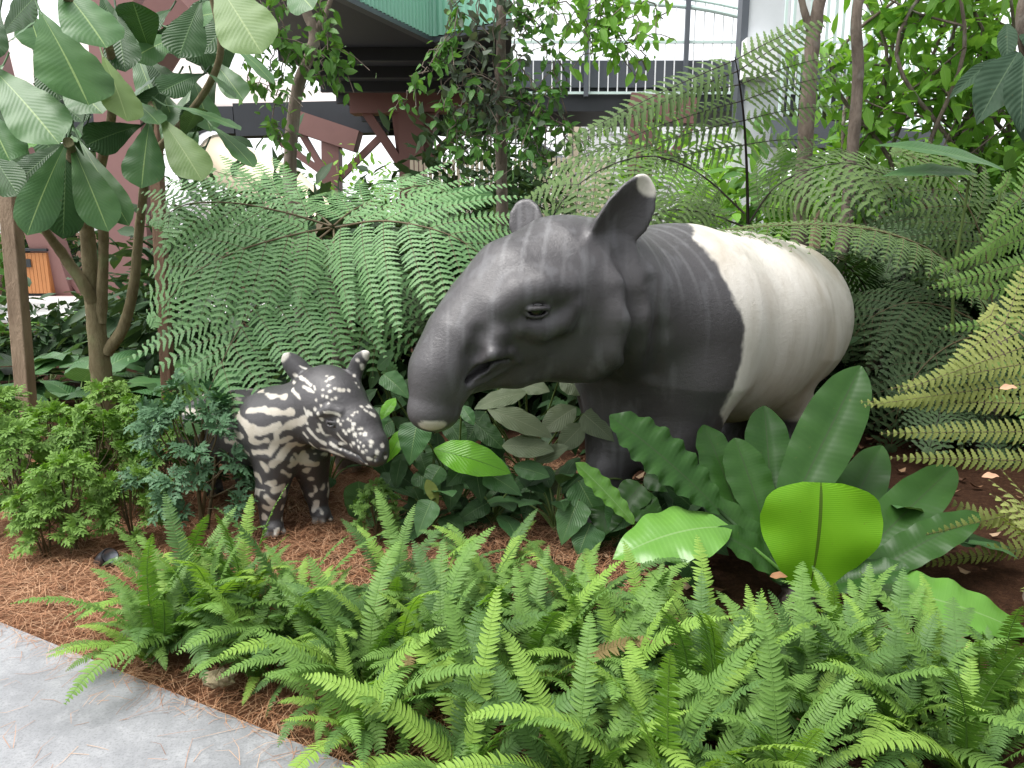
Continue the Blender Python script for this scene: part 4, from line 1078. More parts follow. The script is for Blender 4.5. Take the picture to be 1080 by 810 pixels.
# unseen hedges added behind and to the right to block low sky light
for lb, lo, hi, sd in (('unseen leafy screen added behind the viewer to block low sky light', (-7, -4.6, 0), (7, -3.2, 2.7), 1), ('unseen leafy screen added past the right end of the bed to block low sky light', (5.2, -3, 0), (6.6, 4.5, 2.5), 2)):
    rng = np.random.default_rng(sd); lo, hi = np.array(lo, float), np.array(hi, float); t = thing('added_shade_hedge', lb, 'added_shade_hedge', A((lo[0]+hi[0])/2, (lo[1]+hi[1])/2, 0))
    p = lo + (hi - lo)*rng.random((5200, 3)); m = MB(); leafcloud(m, p, rng.normal(size=p.shape) - A(0, 0, .3), nrm(rng.normal(size=p.shape)*.6 + A(0, 0, 1)), .34*rng.uniform(.7, 1.3, len(p)), .6); m.build('foliage', M_BUSHD, t)
    m = MB()
    for k_ in range(14): b = lo + (hi - lo)*A(rng.random(), rng.random(), 0); m.tube([b, b + A(rng.normal(0, .1), rng.normal(0, .1), 2.6)], .03, 6)
    m.build('stem', B_BROWN, t)

# ---------------------------------------------------------------- background planting
def bush(name, label, px, py, D, r, mat, ncl, per, ll, ratio=.45, seed=0, cat='bush', group=None, stems=5, drop=.3, spread=None, ground=True):
    c = P(px, py, D); t = thing(name, label, cat, A(c[0], c[1], 0), group); rng = np.random.default_rng(seed + 100)
    p, d = cloud_points(rng, c, r, ncl, per, spread or ll*.9); p[:, 2] = np.maximum(p[:, 2], .03)
    m = MB(); leafcloud(m, p, d + rng.normal(size=d.shape)*.55 - A(0, 0, drop), nrm(rng.normal(size=d.shape)*.45 + A(0, 0, 1)), ll*rng.uniform(.65, 1.25, len(p)), ratio)
    m.build('foliage', mat, t)
    m = MB()
    for k in range(stems):
        e = c + rng.normal(size=3)*np.asarray(r)*.45; s = A(c[0], c[1], 0) + A(*rng.normal(0, .12, 2), 0)
        m.tube(poly([s, (s + e)/2 + rng.normal(size=3)*.05, e], 9), np.linspace(.022, .007, 9), 6)
    m.build('stem', B_BROWN, t); return t
BU = [ # name,label,px,py,D,r,mat,ncl,per,ll,ratio
 ('bush','dense green bush behind the litter bin',25,225,18,(2.6,1.4,1.9),M_BUSH,70,22,.28,.45),
 ('bush','dark green bush behind the leaning pink column',105,250,17.5,(1.8,1.2,1.5),M_BUSHD,60,22,.26,.45),
 ('bush','airy bush in bright light left of the cream tube',195,215,20,(2.4,1.2,2.2),M_BUSH,46,16,.26,.45),
 ('bush','thin light bush right of the kinked trunk',385,235,17,(1.9,1.0,1.4),M_BUSHL,30,12,.24,.4),
 ('bush','dark large leaved bush left of the vine wrapped trunk',487,205,10,(.85,.6,1.05),M_BUSHD,52,18,.24,.4),
 ('bush','dark fine leaved bush below the spiral staircase',555,232,9.4,(.7,.6,.5),M_BUSHD,50,18,.16,.4),
 ('bush','light green bush under the crossed pink braces',705,205,13,(1.5,1,.9),M_BUSHL,50,18,.22,.4),
 ('bush','green bush filling the gap behind the back of the large statue',790,235,9,(1.5,.8,.7),M_BUSHL,44,18,.22,.45),
 ('bush','deep green bush between pier and trunks',860,215,8.5,(1.1,.7,.75),M_BUSH,40,18,.24,.45),
 ('bush','dense green bush behind the thin brown trunk',960,262,8,(1.6,.8,.8),M_BUSHL,56,18,.22,.45),
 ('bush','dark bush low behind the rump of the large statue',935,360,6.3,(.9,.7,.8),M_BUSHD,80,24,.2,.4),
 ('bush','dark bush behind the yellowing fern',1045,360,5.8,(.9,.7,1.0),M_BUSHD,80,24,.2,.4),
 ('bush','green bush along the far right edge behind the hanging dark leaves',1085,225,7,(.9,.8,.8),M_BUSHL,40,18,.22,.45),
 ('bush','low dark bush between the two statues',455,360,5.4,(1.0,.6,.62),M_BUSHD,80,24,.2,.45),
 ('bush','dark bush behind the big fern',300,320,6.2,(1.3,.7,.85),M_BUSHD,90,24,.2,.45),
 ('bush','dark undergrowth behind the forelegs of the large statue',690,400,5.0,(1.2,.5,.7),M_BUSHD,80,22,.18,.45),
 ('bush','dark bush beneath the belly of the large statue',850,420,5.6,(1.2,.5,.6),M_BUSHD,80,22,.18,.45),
 ('bush','dark bush far behind the mint railing',1000,250,13,(2.6,1.2,1.4),M_BUSH,60,16,.3,.45),
 ('bush','far green bush seen under the dark roof',300,235,24,(3.5,1.5,1.6),M_BUSH,70,18,.32,.45),
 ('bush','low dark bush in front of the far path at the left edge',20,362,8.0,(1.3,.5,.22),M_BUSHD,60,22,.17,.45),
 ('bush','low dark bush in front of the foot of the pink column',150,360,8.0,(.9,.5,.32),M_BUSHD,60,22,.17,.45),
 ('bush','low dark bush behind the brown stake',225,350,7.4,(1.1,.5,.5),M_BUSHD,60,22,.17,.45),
 ('bush','dense bush beyond the left end of the bed, left of the pale stake',-150,380,5.6,(.9,.8,.7),M_BUSH,60,22,.18,.45),
 ('bush','tall bush beyond the left end of the far path',-160,230,12,(2.2,1.2,1.9),M_BUSH,70,20,.26,.45),
 ('bush','dark bush beyond the right end of the bed',1230,420,4.2,(.7,.8,.7),M_BUSHD,60,22,.18,.45),
 ('bush','green bush filling the far right behind the yellowing fern',1190,270,5.4,(.8,.8,1.0),M_BUSH,60,22,.2,.45),
 ('bush','far light bush seen between the red columns',420,235,26,(3.2,1.5,2.0),M_BUSHL,46,14,.32,.45),
 ('bush','far bush right of the white wall',770,240,24,(3.2,1.5,1.7),M_BUSH,60,16,.34,.45),
 ('bush','far bush beyond the grey pier',860,225,20,(3.0,1.5,1.8),M_BUSHL,56,16,.32,.45)]
for i, (nm, lb, *rest) in enumerate(BU): bush(nm, lb, *rest, seed=i)

# tall light bushes with brown stems at the upper right
for i, (x, D, lab) in enumerate(((935, 6.8, 'tall bright leafy shrub with brown stems right of the thin trunk'), (1005, 6.3, 'tall bright leafy shrub in the middle of the upper right thicket'), (1062, 6.6, 'tall bright leafy shrub at the upper right corner'))):
    c = P(x, 90, D); t = thing('tall_shrub', lab, 'shrub', A(c[0], c[1], 0), 'tall leafy shrubs'); rng = np.random.default_rng(40 + i)
    m = MB(); tips = []
    for k in range(6):
        x0_ = c[0] + rng.normal(0, .12); y0_ = c[1] + rng.normal(0, .1)
        q = poly([A(x0_, y0_, 0), A(x0_ + rng.normal(0, .1), y0_, .9), A(x0_ + rng.normal(0, .22), y0_ + rng.normal(0, .1), 1.8), A(x0_ + rng.normal(0, .4), y0_ + rng.normal(0, .2), 2.7), A(x0_ + rng.normal(0, .5), y0_ + rng.normal(0, .3), 3.6)], 24)
        m.tube(q, np.linspace(.028, .010, 24), 7, bump=.05, seed=k); tips += [q[j] for j in range(9, 24)]
        for b in range(4):
            j = rng.integers(8, 20); e = q[j] + A(*rng.normal(0, .32, 2), rng.uniform(.05, .5)); bq = poly([q[j], (q[j] + e)/2 + A(0, 0, -.04), e], 8); m.tube(bq, np.linspace(.011, .005, 8), 5); tips += list(bq[2:])*2
    m.build('stem', B_BROWN, t)
    tips = np.array(tips); tips = tips[rng.random(len(tips)) < .5]; p = np.repeat(tips, 4, 0) + rng.normal(0, .085, (len(tips)*4, 3))
    d = rng.normal(size=p.shape)*.8 - A(0, 0, .25)
    m = MB(); leafcloud(m, p, d, nrm(rng.normal(size=p.shape)*.45 + A(0, 0, 1)), .17*rng.uniform(.7, 1.3, len(p)), .42); m.build('foliage', M_BUSHL, t)

# dark drooping leaves at the right edge, and two long light leaves below them
q0 = P(1072, 62, 3.4)
t = thing('drooping_plant', 'plant with big dull drooping leaves at the upper right edge', 'plant', A(q0[0] + .75, q0[1] + .25, 0))
m = MB(); m.tube(poly([A(q0[0] + .75, q0[1] + .25, 0), A(q0[0] + .62, q0[1] + .2, 1.1), q0 + A(.08, .05, .02), q0 + A(.0, 0, .3)], 20), np.linspace(.045, .02, 20), 10, bump=.05); m.build('stem', B_BROWN, t)
for i, (b, tp, w, dd) in enumerate((((1074, 55), (1030, 132), 44, 3.3), ((1080, 60), (1076, 140), 34, 3.2), ((1062, 25), (1062, 68), 18, 3.4), ((1050, 62), (1000, 105), 16, 3.5), ((1090, 80), (1092, 165), 40, 3.3), ((1085, 20), (1098, 60), 26, 3.4))):
    m = MB(); pb, pt = P(*b, dd + .05), P(*tp, dd - .05); leaf(m, pb, pt, face_up(pt, .35, .7), w*dd/F, 'lance', .45, .10, .06, 3, seed=i); m.build('leaf', M_DROOP, t)
t = thing('strap_leaf_plant', 'plant with two long horizontal light green leaves right of the trunks', 'plant', A(P(1050, 190, 4.2)[0], 4.2, 0))
m = MB()
for e in ((1058, 182), (1022, 190)): q = P(*e, 4.15); m.tube(poly([A(P(1050, 190, 4.2)[0], 4.2, 0), A(q[0] + .05, 4.25, .9), q], 14), np.linspace(.012, .007, 14), 6)
m.build('stem', M_STALKG, t)
for i, (b, tp, w) in enumerate((((1060, 180), (922, 148), 26), ((1030, 184), (930, 182), 22))):
    m = MB(); pb, pt = P(*b, 4.2), P(*tp, 4.0); leaf(m, pb, pt, nrm(A(.1, -.6, .8)), w*4.1/F, 'lance', .3, .06, .04, 3, 22, 6, 0, .03, i); m.build('leaf', M_BROAD, t)

# vine round the straight trunk, hanging sprays
def vine(label, mains, D, mat, ll, per, seed, group='hanging vines', hang=.5):
    rng = np.random.default_rng(seed); q = PL(mains[0], D); t = thing('hanging_vine', label, 'vine', q[0], group); m = MB(); lm = MB(); P_, d_ = [], []
    for mn in mains:
        q = poly(PL(mn, D), 18) + rng.normal(0, .015, (18, 3)); m.tube(q, .004, 5)
        for j in range(18):
            for k in range(per if rng.random() < .55 else 0):
                P_.append(q[j] + rng.normal(0, .035, 3)); d_.append(rng.normal(size=3)*.7 - A(0, 0, hang))
        for k in range(5):
            j = rng.integers(2, 17); e = q[j] + A(rng.normal(0, .12), rng.normal(0, .08), -rng.uniform(.02, .22)); b = poly([q[j], (q[j]+e)/2 + A(0, 0, .03), e], 6); m.tube(b, .0025, 4)
            for c in b:
                for _ in range(1): P_.append(c + rng.normal(0, .02, 3)); d_.append(rng.normal(size=3)*.6 - A(0, 0, hang))
    m.build('stem', B_BROWN, t); P_ = np.array(P_); d_ = np.array(d_)
    leafcloud(lm, P_, d_, nrm(rng.normal(size=P_.shape)*.5 + A(0, -.5, .7)), ll*rng.uniform(.6, 1.25, len(P_)), .5); lm.build('foliage', mat, t)
vine('greyish leafy vine clinging to the straight trunk', [[(512,-12),(498,40),(505,90),(498,130)],[(525,-10),(520,60),(522,110),(508,120)],[(485,-10),(470,30),(482,70),(492,96)],[(540,-10),(545,40),(538,90),(548,130)],[(510,0),(490,60),(510,110),(515,140)]], 4.85, M_VINEG, .085, 4, 1)
vine('bright green vine spray hanging left of the straight trunk', [[(486,-10),(478,40),(458,70),(436,84)],[(488,30),(455,55),(440,85),(425,112)],[(492,80),(478,100),(480,125),(470,150)],[(500,120),(488,135),(500,150),(480,165)]], 4.8, M_VINE, .075, 3, 2)
vine('bright green vine spray hanging right of the straight trunk', [[(540,-10),(560,20),(585,50),(600,90)],[(545,20),(575,60),(592,100),(600,140)],[(540,90),(560,110),(580,120),(604,150)],[(535,60),(556,80),(566,110),(556,150)],[(560,-12),(600,20),(630,40),(640,56)],[(540,130),(556,140),(570,160),(575,175)]], 4.8, M_VINE, .08, 3, 3)
vine('light green leafy branch hanging over the footbridge railing', [[(600,-20),(640,0),(670,20),(690,46)],[(590,-20),(625,10),(650,30),(655,60)],[(640,-20),(670,-5),(690,10),(700,20)],[(560,-20),(590,0),(615,20),(622,60)],[(620,-20),(640,30),(672,42),(680,70)]], 4.6, M_BUSHL, .085, 3, 4)
vine('dark vine sprays hanging beside the kinked trunk', [[(285,-10),(300,20),(290,60),(282,100)],[(300,-10),(270,20),(265,50),(260,95)],[(335,-10),(345,30),(352,60),(358,75)],[(330,-10),(345,40),(338,70),(345,95)],[(300,60),(292,100),(288,130),(292,142)],[(275,-10),(290,40),(310,50),(322,52)]], 5.0, M_BUSH, .085, 3, 5)
# one long single leaf on a stalk beside the trunk
q = P(520, 205, 4.6); t = thing('seedling_plant', 'single long oval leaf on a stalk left of the straight trunk', 'plant', A(q[0], 4.62, 0))
m = MB(); m.tube(poly([A(q[0], 4.62, 0), A(q[0] + .06, 4.62, .8), q], 14), np.linspace(.012, .006, 14), 6); m.build('stem', M_STALKG, t)
m = MB(); leaf(m, q, P(460, 212, 4.4), nrm(A(.1, -.75, .65)), .155, 'ovate', .15, .08, .02); m.build('leaf', M_BROAD, t)

# dark low plants and striped crotons behind the left shrubs
def rosette(name, label, c, n, L, w, mat, prof, seed, el=(.4, 1.2), cat='plant', group=None, fold=.2, pet=.5, sag=.12, mats=None):
    rng = np.random.default_rng(seed + 500); c = np.asarray(c, float); t = thing(name, label, cat, c, group)
    st = MB()
    for k in range(n):
        az = k*2.4 + rng.normal(0, .3); e = rng.uniform(*el); ll = L*rng.uniform(.7, 1.2)
        d = A(cos(az)*cos(e), sin(az)*cos(e), sin(e)); b = c + d*ll*pet*rng.uniform(.6, 1.2) + A(0, 0, .02)
        d2 = nrm(A(cos(az)*cos(e-.7), sin(az)*cos(e-.7), sin(e-.7))); tip = b + d2*ll
        st.tube(bez(c, (c + b)/2 + A(0, 0, .05), b, 6), np.linspace(.006, .004, 6), 5)
        m = MB(); leaf(m, b, tip, nrm(A(0, 0, 1) + d*.25 + rng.normal(0, .15, 3)), w*rng.uniform(.8, 1.15), prof, fold, sag, .03, 3, 12, 4, rng.normal(0, .2), .12, k)
        m.build('leaf', mat if mats is None else mats[k % len(mats)], t)
    st.build('stem', M_STALKG, t); return t
for i, (x, y, z) in enumerate(((10, 425, 0), (52, 415, 0), (85, 440, 0), (135, 432, 0), (165, 415, 0), (215, 440, 0))):
    p = G(x, y, 0); rosette('elephant_ear', ['dark broad leaved plant in the shade', ][0] + [' at the far left edge', ' right of the pale stake', ' in front of the small tree trunk', ' right of the small tree trunk', ' beside the brown stake', ' behind the blue green shrub'][i], p + A(0, 0, .02), 11, .44, .34, M_BROAD, 'heart', i, (.3, 1.2), 'plant', 'dark broad leaved plants', mats=[M_BROAD, M_BIGD, M_BROAD])
for i, (x, y) in enumerate(((5, 372), (40, 375), (72, 368), (150, 372), (205, 372))):
    p = G(x, y, 0); rosette('croton', 'croton with yellow striped leaves ' + ['at the left edge', 'behind the pale stake', 'below the slatted bin', 'in front of the pink column foot', 'behind the big fern tips'][i], p + A(0, 0, .12), 22, .30, .09, M_CROT, 'lance', 20 + i, (.1, 1.3), 'shrub', 'striped crotons', pet=.6)
    o_ = [ob for ob in COL.objects if ob.name.startswith('croton') and ob.parent is None][-1]
    m = MB(); m.tube([A(p[0], p[1], -.02), p + A(0, 0, .16)], [.02, .014], 8); m.build('trunk', B_BROWN, o_)
# ---------------------------------------------------------------- tree ferns
def world_frond(t, pts, D, up, npin, plen, pnl, mat, stalk, n=26, **kw):
    q = poly(PL(pts, D), n); mb, st = MB(), MB(); bifrond(mb, st, q, up, npin, plen, pnl, **kw)
    mb.join(st); f = mb.build('frond', mat, t); mb.set_second(f.data, stalk); return f
itp = lambda a, b: (lambda t: float(np.interp(t, a, b)))
# the big one behind the calf
c0 = P(352, 240, 3.75); t = thing('tree_fern', 'big tree fern spreading lacy fronds over the calf statue', 'fern', A(c0[0], c0[1], 0))
m = MB(); m.tube(poly([A(c0[0], c0[1] + .1, -.02), A(c0[0], c0[1] + .08, .5), c0 + A(0, .06, -.05)], 20), np.linspace(.07, .05, 20), 12, bump=.12); m.build('trunk', B_BROWN, t)
world_frond(t, [(350, 241), (310, 274), (279, 311), (252, 348), (233, 384), (204, 448)], [3.75, 3.58, 3.41, 3.26, 3.15, 3.06], A(-.12, -.80, .58), 10, itp([0, .12, .3, .5, .7, .85, 1], [.72, .70, .62, .50, .34, .20, .05]), .078, M_TREEF, M_STALK, ang=1.12, droop=.14, fwd=.05, spacing=.026, t0=.06, seed=1)
world_frond(t, [(354, 240), (400, 233), (450, 240), (490, 256), (524, 284)], [3.7, 3.55, 3.42, 3.38, 3.38], A(.1, -.70, .70), 9, itp([0, .12, .35, .6, .8, 1], [.62, .66, .60, .44, .26, .06]), .076, M_TREEF, M_STALK, ang=1.1, droop=.22, fwd=.10, spacing=.026, t0=.03, seed=2)
world_frond(t, [(348, 238), (300, 224), (245, 214), (196, 216), (168, 232)], [3.75, 3.75, 3.7, 3.62, 3.55], A(0, -.68, .72), 9, itp([0, .12, .35, .6, .8, 1], [.46, .52, .46, .34, .2, .05]), .072, M_TREEF, M_STALK, ang=1.1, droop=.22, fwd=.1, spacing=.026, seed=3)
world_frond(t, [(352, 238), (372, 222), (408, 205), (446, 196), (478, 205)], [3.8, 3.95, 4.1, 4.2, 4.25], A(0, -.55, .8), 9, itp([0, .12, .35, .6, .8, 1], [.36, .42, .38, .28, .16, .05]), .07, M_TREEF, M_STALK, ang=1.1, droop=.2, fwd=.1, spacing=.027, seed=4)
world_frond(t, [(350, 238), (330, 222), (300, 208), (262, 192), (225, 180)], [3.8, 4.0, 4.2, 4.35, 4.4], A(0, -.5, .85), 9, itp([0, .12, .35, .6, .8, 1], [.36, .42, .38, .28, .16, .05]), .07, M_TREEF, M_STALK, ang=1.1, droop=.2, fwd=.1, spacing=.027, seed=5)
world_frond(t, [(352, 242), (354, 270), (366, 308), (384, 345), (408, 385)], [3.75, 3.62, 3.52, 3.46, 3.44], A(0, -.75, .62), 8, itp([0, .12, .35, .6, .8, 1], [.44, .50, .44, .30, .18, .05]), .072, M_TREEF, M_STALK, ang=1.05, droop=.2, fwd=.15, spacing=.026, seed=6)

world_frond(t, [(348, 240), (300, 250), (248, 266), (200, 292), (164, 334)], [3.75, 3.6, 3.48, 3.4, 3.36], A(-.05, -.75, .65), 9, itp([0, .12, .35, .6, .8, 1], [.34, .46, .44, .32, .18, .05]), .10, M_TREEF, M_STALK, ang=1.1, droop=.16, fwd=.08, spacing=.026, seed=7)

# upper right: upright dark stalk with level drooping pinnae, plus two arching fronds
c0 = P(789, 250, 4.45); t = thing('tree_fern', 'tall tree fern with upright black stalk and shelf like fronds above the statue', 'fern', A(c0[0], c0[1], 0))
m = MB(); m.tube(poly([A(c0[0] + .02, c0[1] + .05, -.02), A(c0[0], c0[1], .7), c0], 16), np.linspace(.06, .045, 16), 10, bump=.12); m.build('trunk', B_BROWN, t)
world_frond(t, [(789, 250), (788, 190), (785, 130), (780, 88), (775, 60)], [4.45, 4.4, 4.35, 4.28, 4.2], A(0, -1, .05), 6, itp([0, .4, .55, .7, .85, 1], [0, .70, .95, 1.05, 1.0, .85]), .125, M_TREED, M_STALKD, ang=1.42, angt=.0, droop=.34, fwd=-.0, spacing=.038, t0=.40, t1=.97, seed=11, gap=.62, pdroop=.3, rad=.010, lift=.05, sides=(-1,), pn=.55)
world_frond(t, [(789, 250), (788, 190), (785, 130), (780, 88), (775, 60)], [4.45, 4.4, 4.35, 4.28, 4.2], A(0, -1, .05), 6, itp([0, .4, .55, .7, .85, 1], [0, .45, .6, .64, .6, .5]), .125, M_TREED, M_STALKD, ang=1.50, angt=.0, droop=.34, fwd=-.0, spacing=.038, t0=.40, t1=.97, seed=16, gap=.62, pdroop=.3, rad=.010, lift=.05, sides=(1,), pn=.55)
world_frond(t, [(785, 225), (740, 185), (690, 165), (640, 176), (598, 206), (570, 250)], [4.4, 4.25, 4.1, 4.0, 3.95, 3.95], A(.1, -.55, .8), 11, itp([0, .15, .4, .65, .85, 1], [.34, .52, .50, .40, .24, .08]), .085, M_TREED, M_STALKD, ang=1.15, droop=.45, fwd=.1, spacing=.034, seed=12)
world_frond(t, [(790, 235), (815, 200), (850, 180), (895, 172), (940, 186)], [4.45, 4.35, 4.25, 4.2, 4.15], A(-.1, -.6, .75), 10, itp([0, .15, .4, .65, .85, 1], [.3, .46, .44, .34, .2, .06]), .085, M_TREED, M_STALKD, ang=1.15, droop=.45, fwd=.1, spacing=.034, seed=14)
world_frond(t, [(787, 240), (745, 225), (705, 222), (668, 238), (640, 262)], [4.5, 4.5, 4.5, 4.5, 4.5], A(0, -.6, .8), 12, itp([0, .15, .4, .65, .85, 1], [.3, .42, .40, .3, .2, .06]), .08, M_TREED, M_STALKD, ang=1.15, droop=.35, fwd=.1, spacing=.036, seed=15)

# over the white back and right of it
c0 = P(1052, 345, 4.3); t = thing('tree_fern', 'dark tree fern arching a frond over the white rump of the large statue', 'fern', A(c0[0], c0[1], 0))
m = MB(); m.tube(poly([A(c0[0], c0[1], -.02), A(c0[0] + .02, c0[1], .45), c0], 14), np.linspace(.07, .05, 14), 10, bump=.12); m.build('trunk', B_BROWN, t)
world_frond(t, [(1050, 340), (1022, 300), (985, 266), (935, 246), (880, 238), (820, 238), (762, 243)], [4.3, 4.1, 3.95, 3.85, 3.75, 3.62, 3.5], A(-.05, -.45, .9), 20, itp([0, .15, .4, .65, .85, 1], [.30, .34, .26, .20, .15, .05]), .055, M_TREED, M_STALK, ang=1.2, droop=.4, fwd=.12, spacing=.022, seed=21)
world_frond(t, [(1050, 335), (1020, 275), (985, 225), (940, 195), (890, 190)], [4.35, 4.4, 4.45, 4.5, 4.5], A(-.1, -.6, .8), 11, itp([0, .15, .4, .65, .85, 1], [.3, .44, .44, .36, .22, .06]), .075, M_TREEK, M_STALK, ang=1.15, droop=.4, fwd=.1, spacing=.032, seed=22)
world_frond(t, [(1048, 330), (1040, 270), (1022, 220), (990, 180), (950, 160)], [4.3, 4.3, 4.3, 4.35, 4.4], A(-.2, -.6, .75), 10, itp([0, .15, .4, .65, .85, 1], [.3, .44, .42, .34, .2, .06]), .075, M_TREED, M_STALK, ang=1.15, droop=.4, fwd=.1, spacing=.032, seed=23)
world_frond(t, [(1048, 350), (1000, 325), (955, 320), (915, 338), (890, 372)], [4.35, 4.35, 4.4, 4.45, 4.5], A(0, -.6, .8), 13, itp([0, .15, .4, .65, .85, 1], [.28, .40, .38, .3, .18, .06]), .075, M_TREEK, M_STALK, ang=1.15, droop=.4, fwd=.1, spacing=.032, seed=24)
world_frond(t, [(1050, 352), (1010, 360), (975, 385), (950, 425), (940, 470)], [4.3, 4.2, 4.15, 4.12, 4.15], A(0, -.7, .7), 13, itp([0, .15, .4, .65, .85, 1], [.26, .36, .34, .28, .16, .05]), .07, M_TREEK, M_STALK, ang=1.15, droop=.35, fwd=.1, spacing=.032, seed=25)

# yellowing frond in front at the right edge
c0 = G(1150, 700, .02) + A(.1, .35, .15); t = thing('tree_fern', 'yellowing tree fern reaching in from the right edge', 'fern', A(c0[0], c0[1], 0))
m = MB(); m.tube([A(c0[0], c0[1], -.02), A(c0[0], c0[1], .17)], [.07, .05], 10, bump=.12); m.build('trunk', B_BROWN, t)
q = [c0, P(1160, 600, 2.5), P(1138, 500, 2.5), P(1115, 415, 2.55), P(1085, 360, 2.6), P(1045, 332, 2.66)]
for pts_, kw, mt in ((q, dict(plen=itp([0, .15, .3, .6, .8, .92, 1], [.40, .56, .64, .62, .48, .28, .06]), up=A(-.22, -.80, .52), npin=13, seed=31), M_TREEY),
                     ([c0, P(1165, 480, 2.9), P(1140, 330, 3.05), P(1105, 240, 3.1), P(1060, 195, 3.1)], dict(plen=itp([0, .2, .5, .75, .9, 1], [.2, .4, .55, .44, .24, .06]), up=A(-.2, -.85, .4), npin=11, seed=32), M_TREEL),
                     ([c0, P(1130, 600, 2.3), P(1110, 560, 2.15), P(1085, 560, 2.05)], dict(plen=itp([0, .3, .6, .85, 1], [.1, .26, .26, .16, .05]), up=A(-.1, -.6, .8), npin=11, seed=33), M_TREEY)):
    mb, st = MB(), MB(); bifrond(mb, st, poly(pts_, 26), kw['up'], kw['npin'], kw['plen'], .05, ang=1.30, angt=.0, droop=.08, fwd=.02, spacing=.0225, t0=.14, seed=kw['seed'], prof=LOBED, gap=.92)
    mb.join(st); f = mb.build('frond', mt, t); mb.set_second(f.data, M_STALK)

# shaded tree ferns further back, from a small library of fronds
LIB = []
for s in range(3):
    mb, st = MB(), MB(); e0_ = [1.0, .75, .5][s]; q = [A(0, 0, 0)]; e = e0_
    for k in range(20): e -= .085; q.append(q[-1] + A(0, cos(e), sin(e))*.06)
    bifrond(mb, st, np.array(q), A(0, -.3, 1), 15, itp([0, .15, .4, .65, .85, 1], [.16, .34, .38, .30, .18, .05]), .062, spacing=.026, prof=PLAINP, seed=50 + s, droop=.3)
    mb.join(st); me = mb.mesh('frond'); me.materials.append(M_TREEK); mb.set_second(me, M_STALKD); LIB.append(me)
def far_fern(label, px, py, D, n, seed, sc_=1.0, tilt=0.0):
    c = P(px, py, D); rng = np.random.default_rng(seed); t = thing('tree_fern', label, 'fern', A(c[0], c[1], 0), 'shaded tree ferns')
    m = MB(); m.tube(poly([A(c[0], c[1], -.02), A(c[0] + .02, c[1], c[2]*.5), c], 12), np.linspace(.07, .05, 12), 10, bump=.12); m.build('trunk', B_BROWN, t)
    for k in range(n):
        f = bpy.data.objects.new('frond', LIB[k % 3]); COL.objects.link(f); f.parent = t
        f.location = [0, 0, float(c[2])]; f.rotation_euler = (rng.normal(0, .15), rng.normal(0, .15), k*2*pi/n + rng.normal(0, .2)); f.scale = [sc_*rng.uniform(.85, 1.15)]*3
far_fern('shaded tree fern low behind the white rump', 925, 330, 5.2, 11, 61)
far_fern('shaded tree fern deep in the thicket at right', 1015, 260, 5.6, 11, 62)
far_fern('shaded tree fern far left of the vine wrapped trunk', 440, 275, 5.2, 10, 64, .8)
far_fern('shaded tree fern low at the right, above the dark mulch', 985, 430, 4.6, 10, 65, .8)

# ---------------------------------------------------------------- aralia shrubs at the left
def aralia_mesh(seed, nl=235, h=.5, r=.17):
    rng = np.random.default_rng(seed); mb, st = MB(), MB()
    prof = (np.array([0, .2, .35, .5, .65, .8, 1.0]), np.array([.2, 1.0, .35, 1.2, .4, .8, .05]))
    nr = nl//9
    for k in range(nr):
        z = h*(1 - .78*(k/nr)**1.1)*rng.uniform(.88, 1.08); a = k*2.4 + rng.normal(0, .3); rr = r*np.sqrt(max(.03, 1.12 - (z/h)**2))*rng.uniform(.75, 1.15)
        c = A(cos(a)*rr, sin(a)*rr, z); s = A(cos(a)*rr*.2, sin(a)*rr*.2, z*.6)
        st.tube(bez(s, (s + c)/2 + A(cos(a)*.03, sin(a)*.03, -.01), c, 5), .0026, 4)
        ax = nrm(A(cos(a)*.7, sin(a)*.7, .8))
        for j in range(9):
            e = rng.uniform(.35, 1.25); az = j*2.4 + rng.normal(0, .3); b1 = nrm(np.cross(ax, A(.3, .2, 1))); b2 = np.cross(ax, b1)
            out = nrm(ax*cos(e) + (b1*cos(az) + b2*sin(az))*sin(e)); up = nrm(ax*.8 + A(0, 0, .5) + rng.normal(0, .2, 3)); L = rng.uniform(.052, .085)
            pts = c + np.outer(np.linspace(0, 1, 5), out)*L - A(0, 0, 1)*np.outer(np.linspace(0, 1, 5)**2, [1, 1, 1])*L*.25
            tt = np.array([.25, .5, .78, 1.0]); pinnate(mb, pts, up, tt, L*np.array([.50, .52, .44, .32]), L*np.array([.11, .11, .10, .08]), .95, .3, .1, .3, prof, rng=rng, jit=.18)
            pinnate(mb, pts, up, np.array([.95]), L*np.array([.45]), L*np.array([.10]), .12, .25, 0, .3, prof, sides=(1,))
    for k in range(4):
        e = A(*rng.normal(0, r*.35, 2), h*rng.uniform(.75, .95)); st.tube(poly([A(*rng.normal(0, .015, 2), -.03), e*.5 + A(*rng.normal(0, .015, 2), 0), e], 8), np.linspace(.008, .004, 8), 6)
    return mb, st
AR = [aralia_mesh(70 + i) for i in range(4)]; ARM = []
for mb, st in AR:
    a, b = mb.mesh('foliage'), st.mesh('stem'); a.materials.append(M_ARAL); b.materials.append(M_STALK); ARM.append((a, b))
mb, st = aralia_mesh(90, 320, .56, .23); AB = (mb.mesh('foliage'), st.mesh('stem')); AB[0].materials.append(M_ARALB); AB[1].materials.append(M_STALK)
def put(name, label, cat, group, meshes, p, s, rz):
    t = thing(name, label, cat, p, group)
    for nm, me in zip(('foliage', 'stem'), meshes):
        o = bpy.data.objects.new(nm, me); COL.objects.link(o); o.parent = t; o.scale = [s, s, s] if np.isscalar(s) else s; o.rotation_euler = (0, 0, rz)
    return t
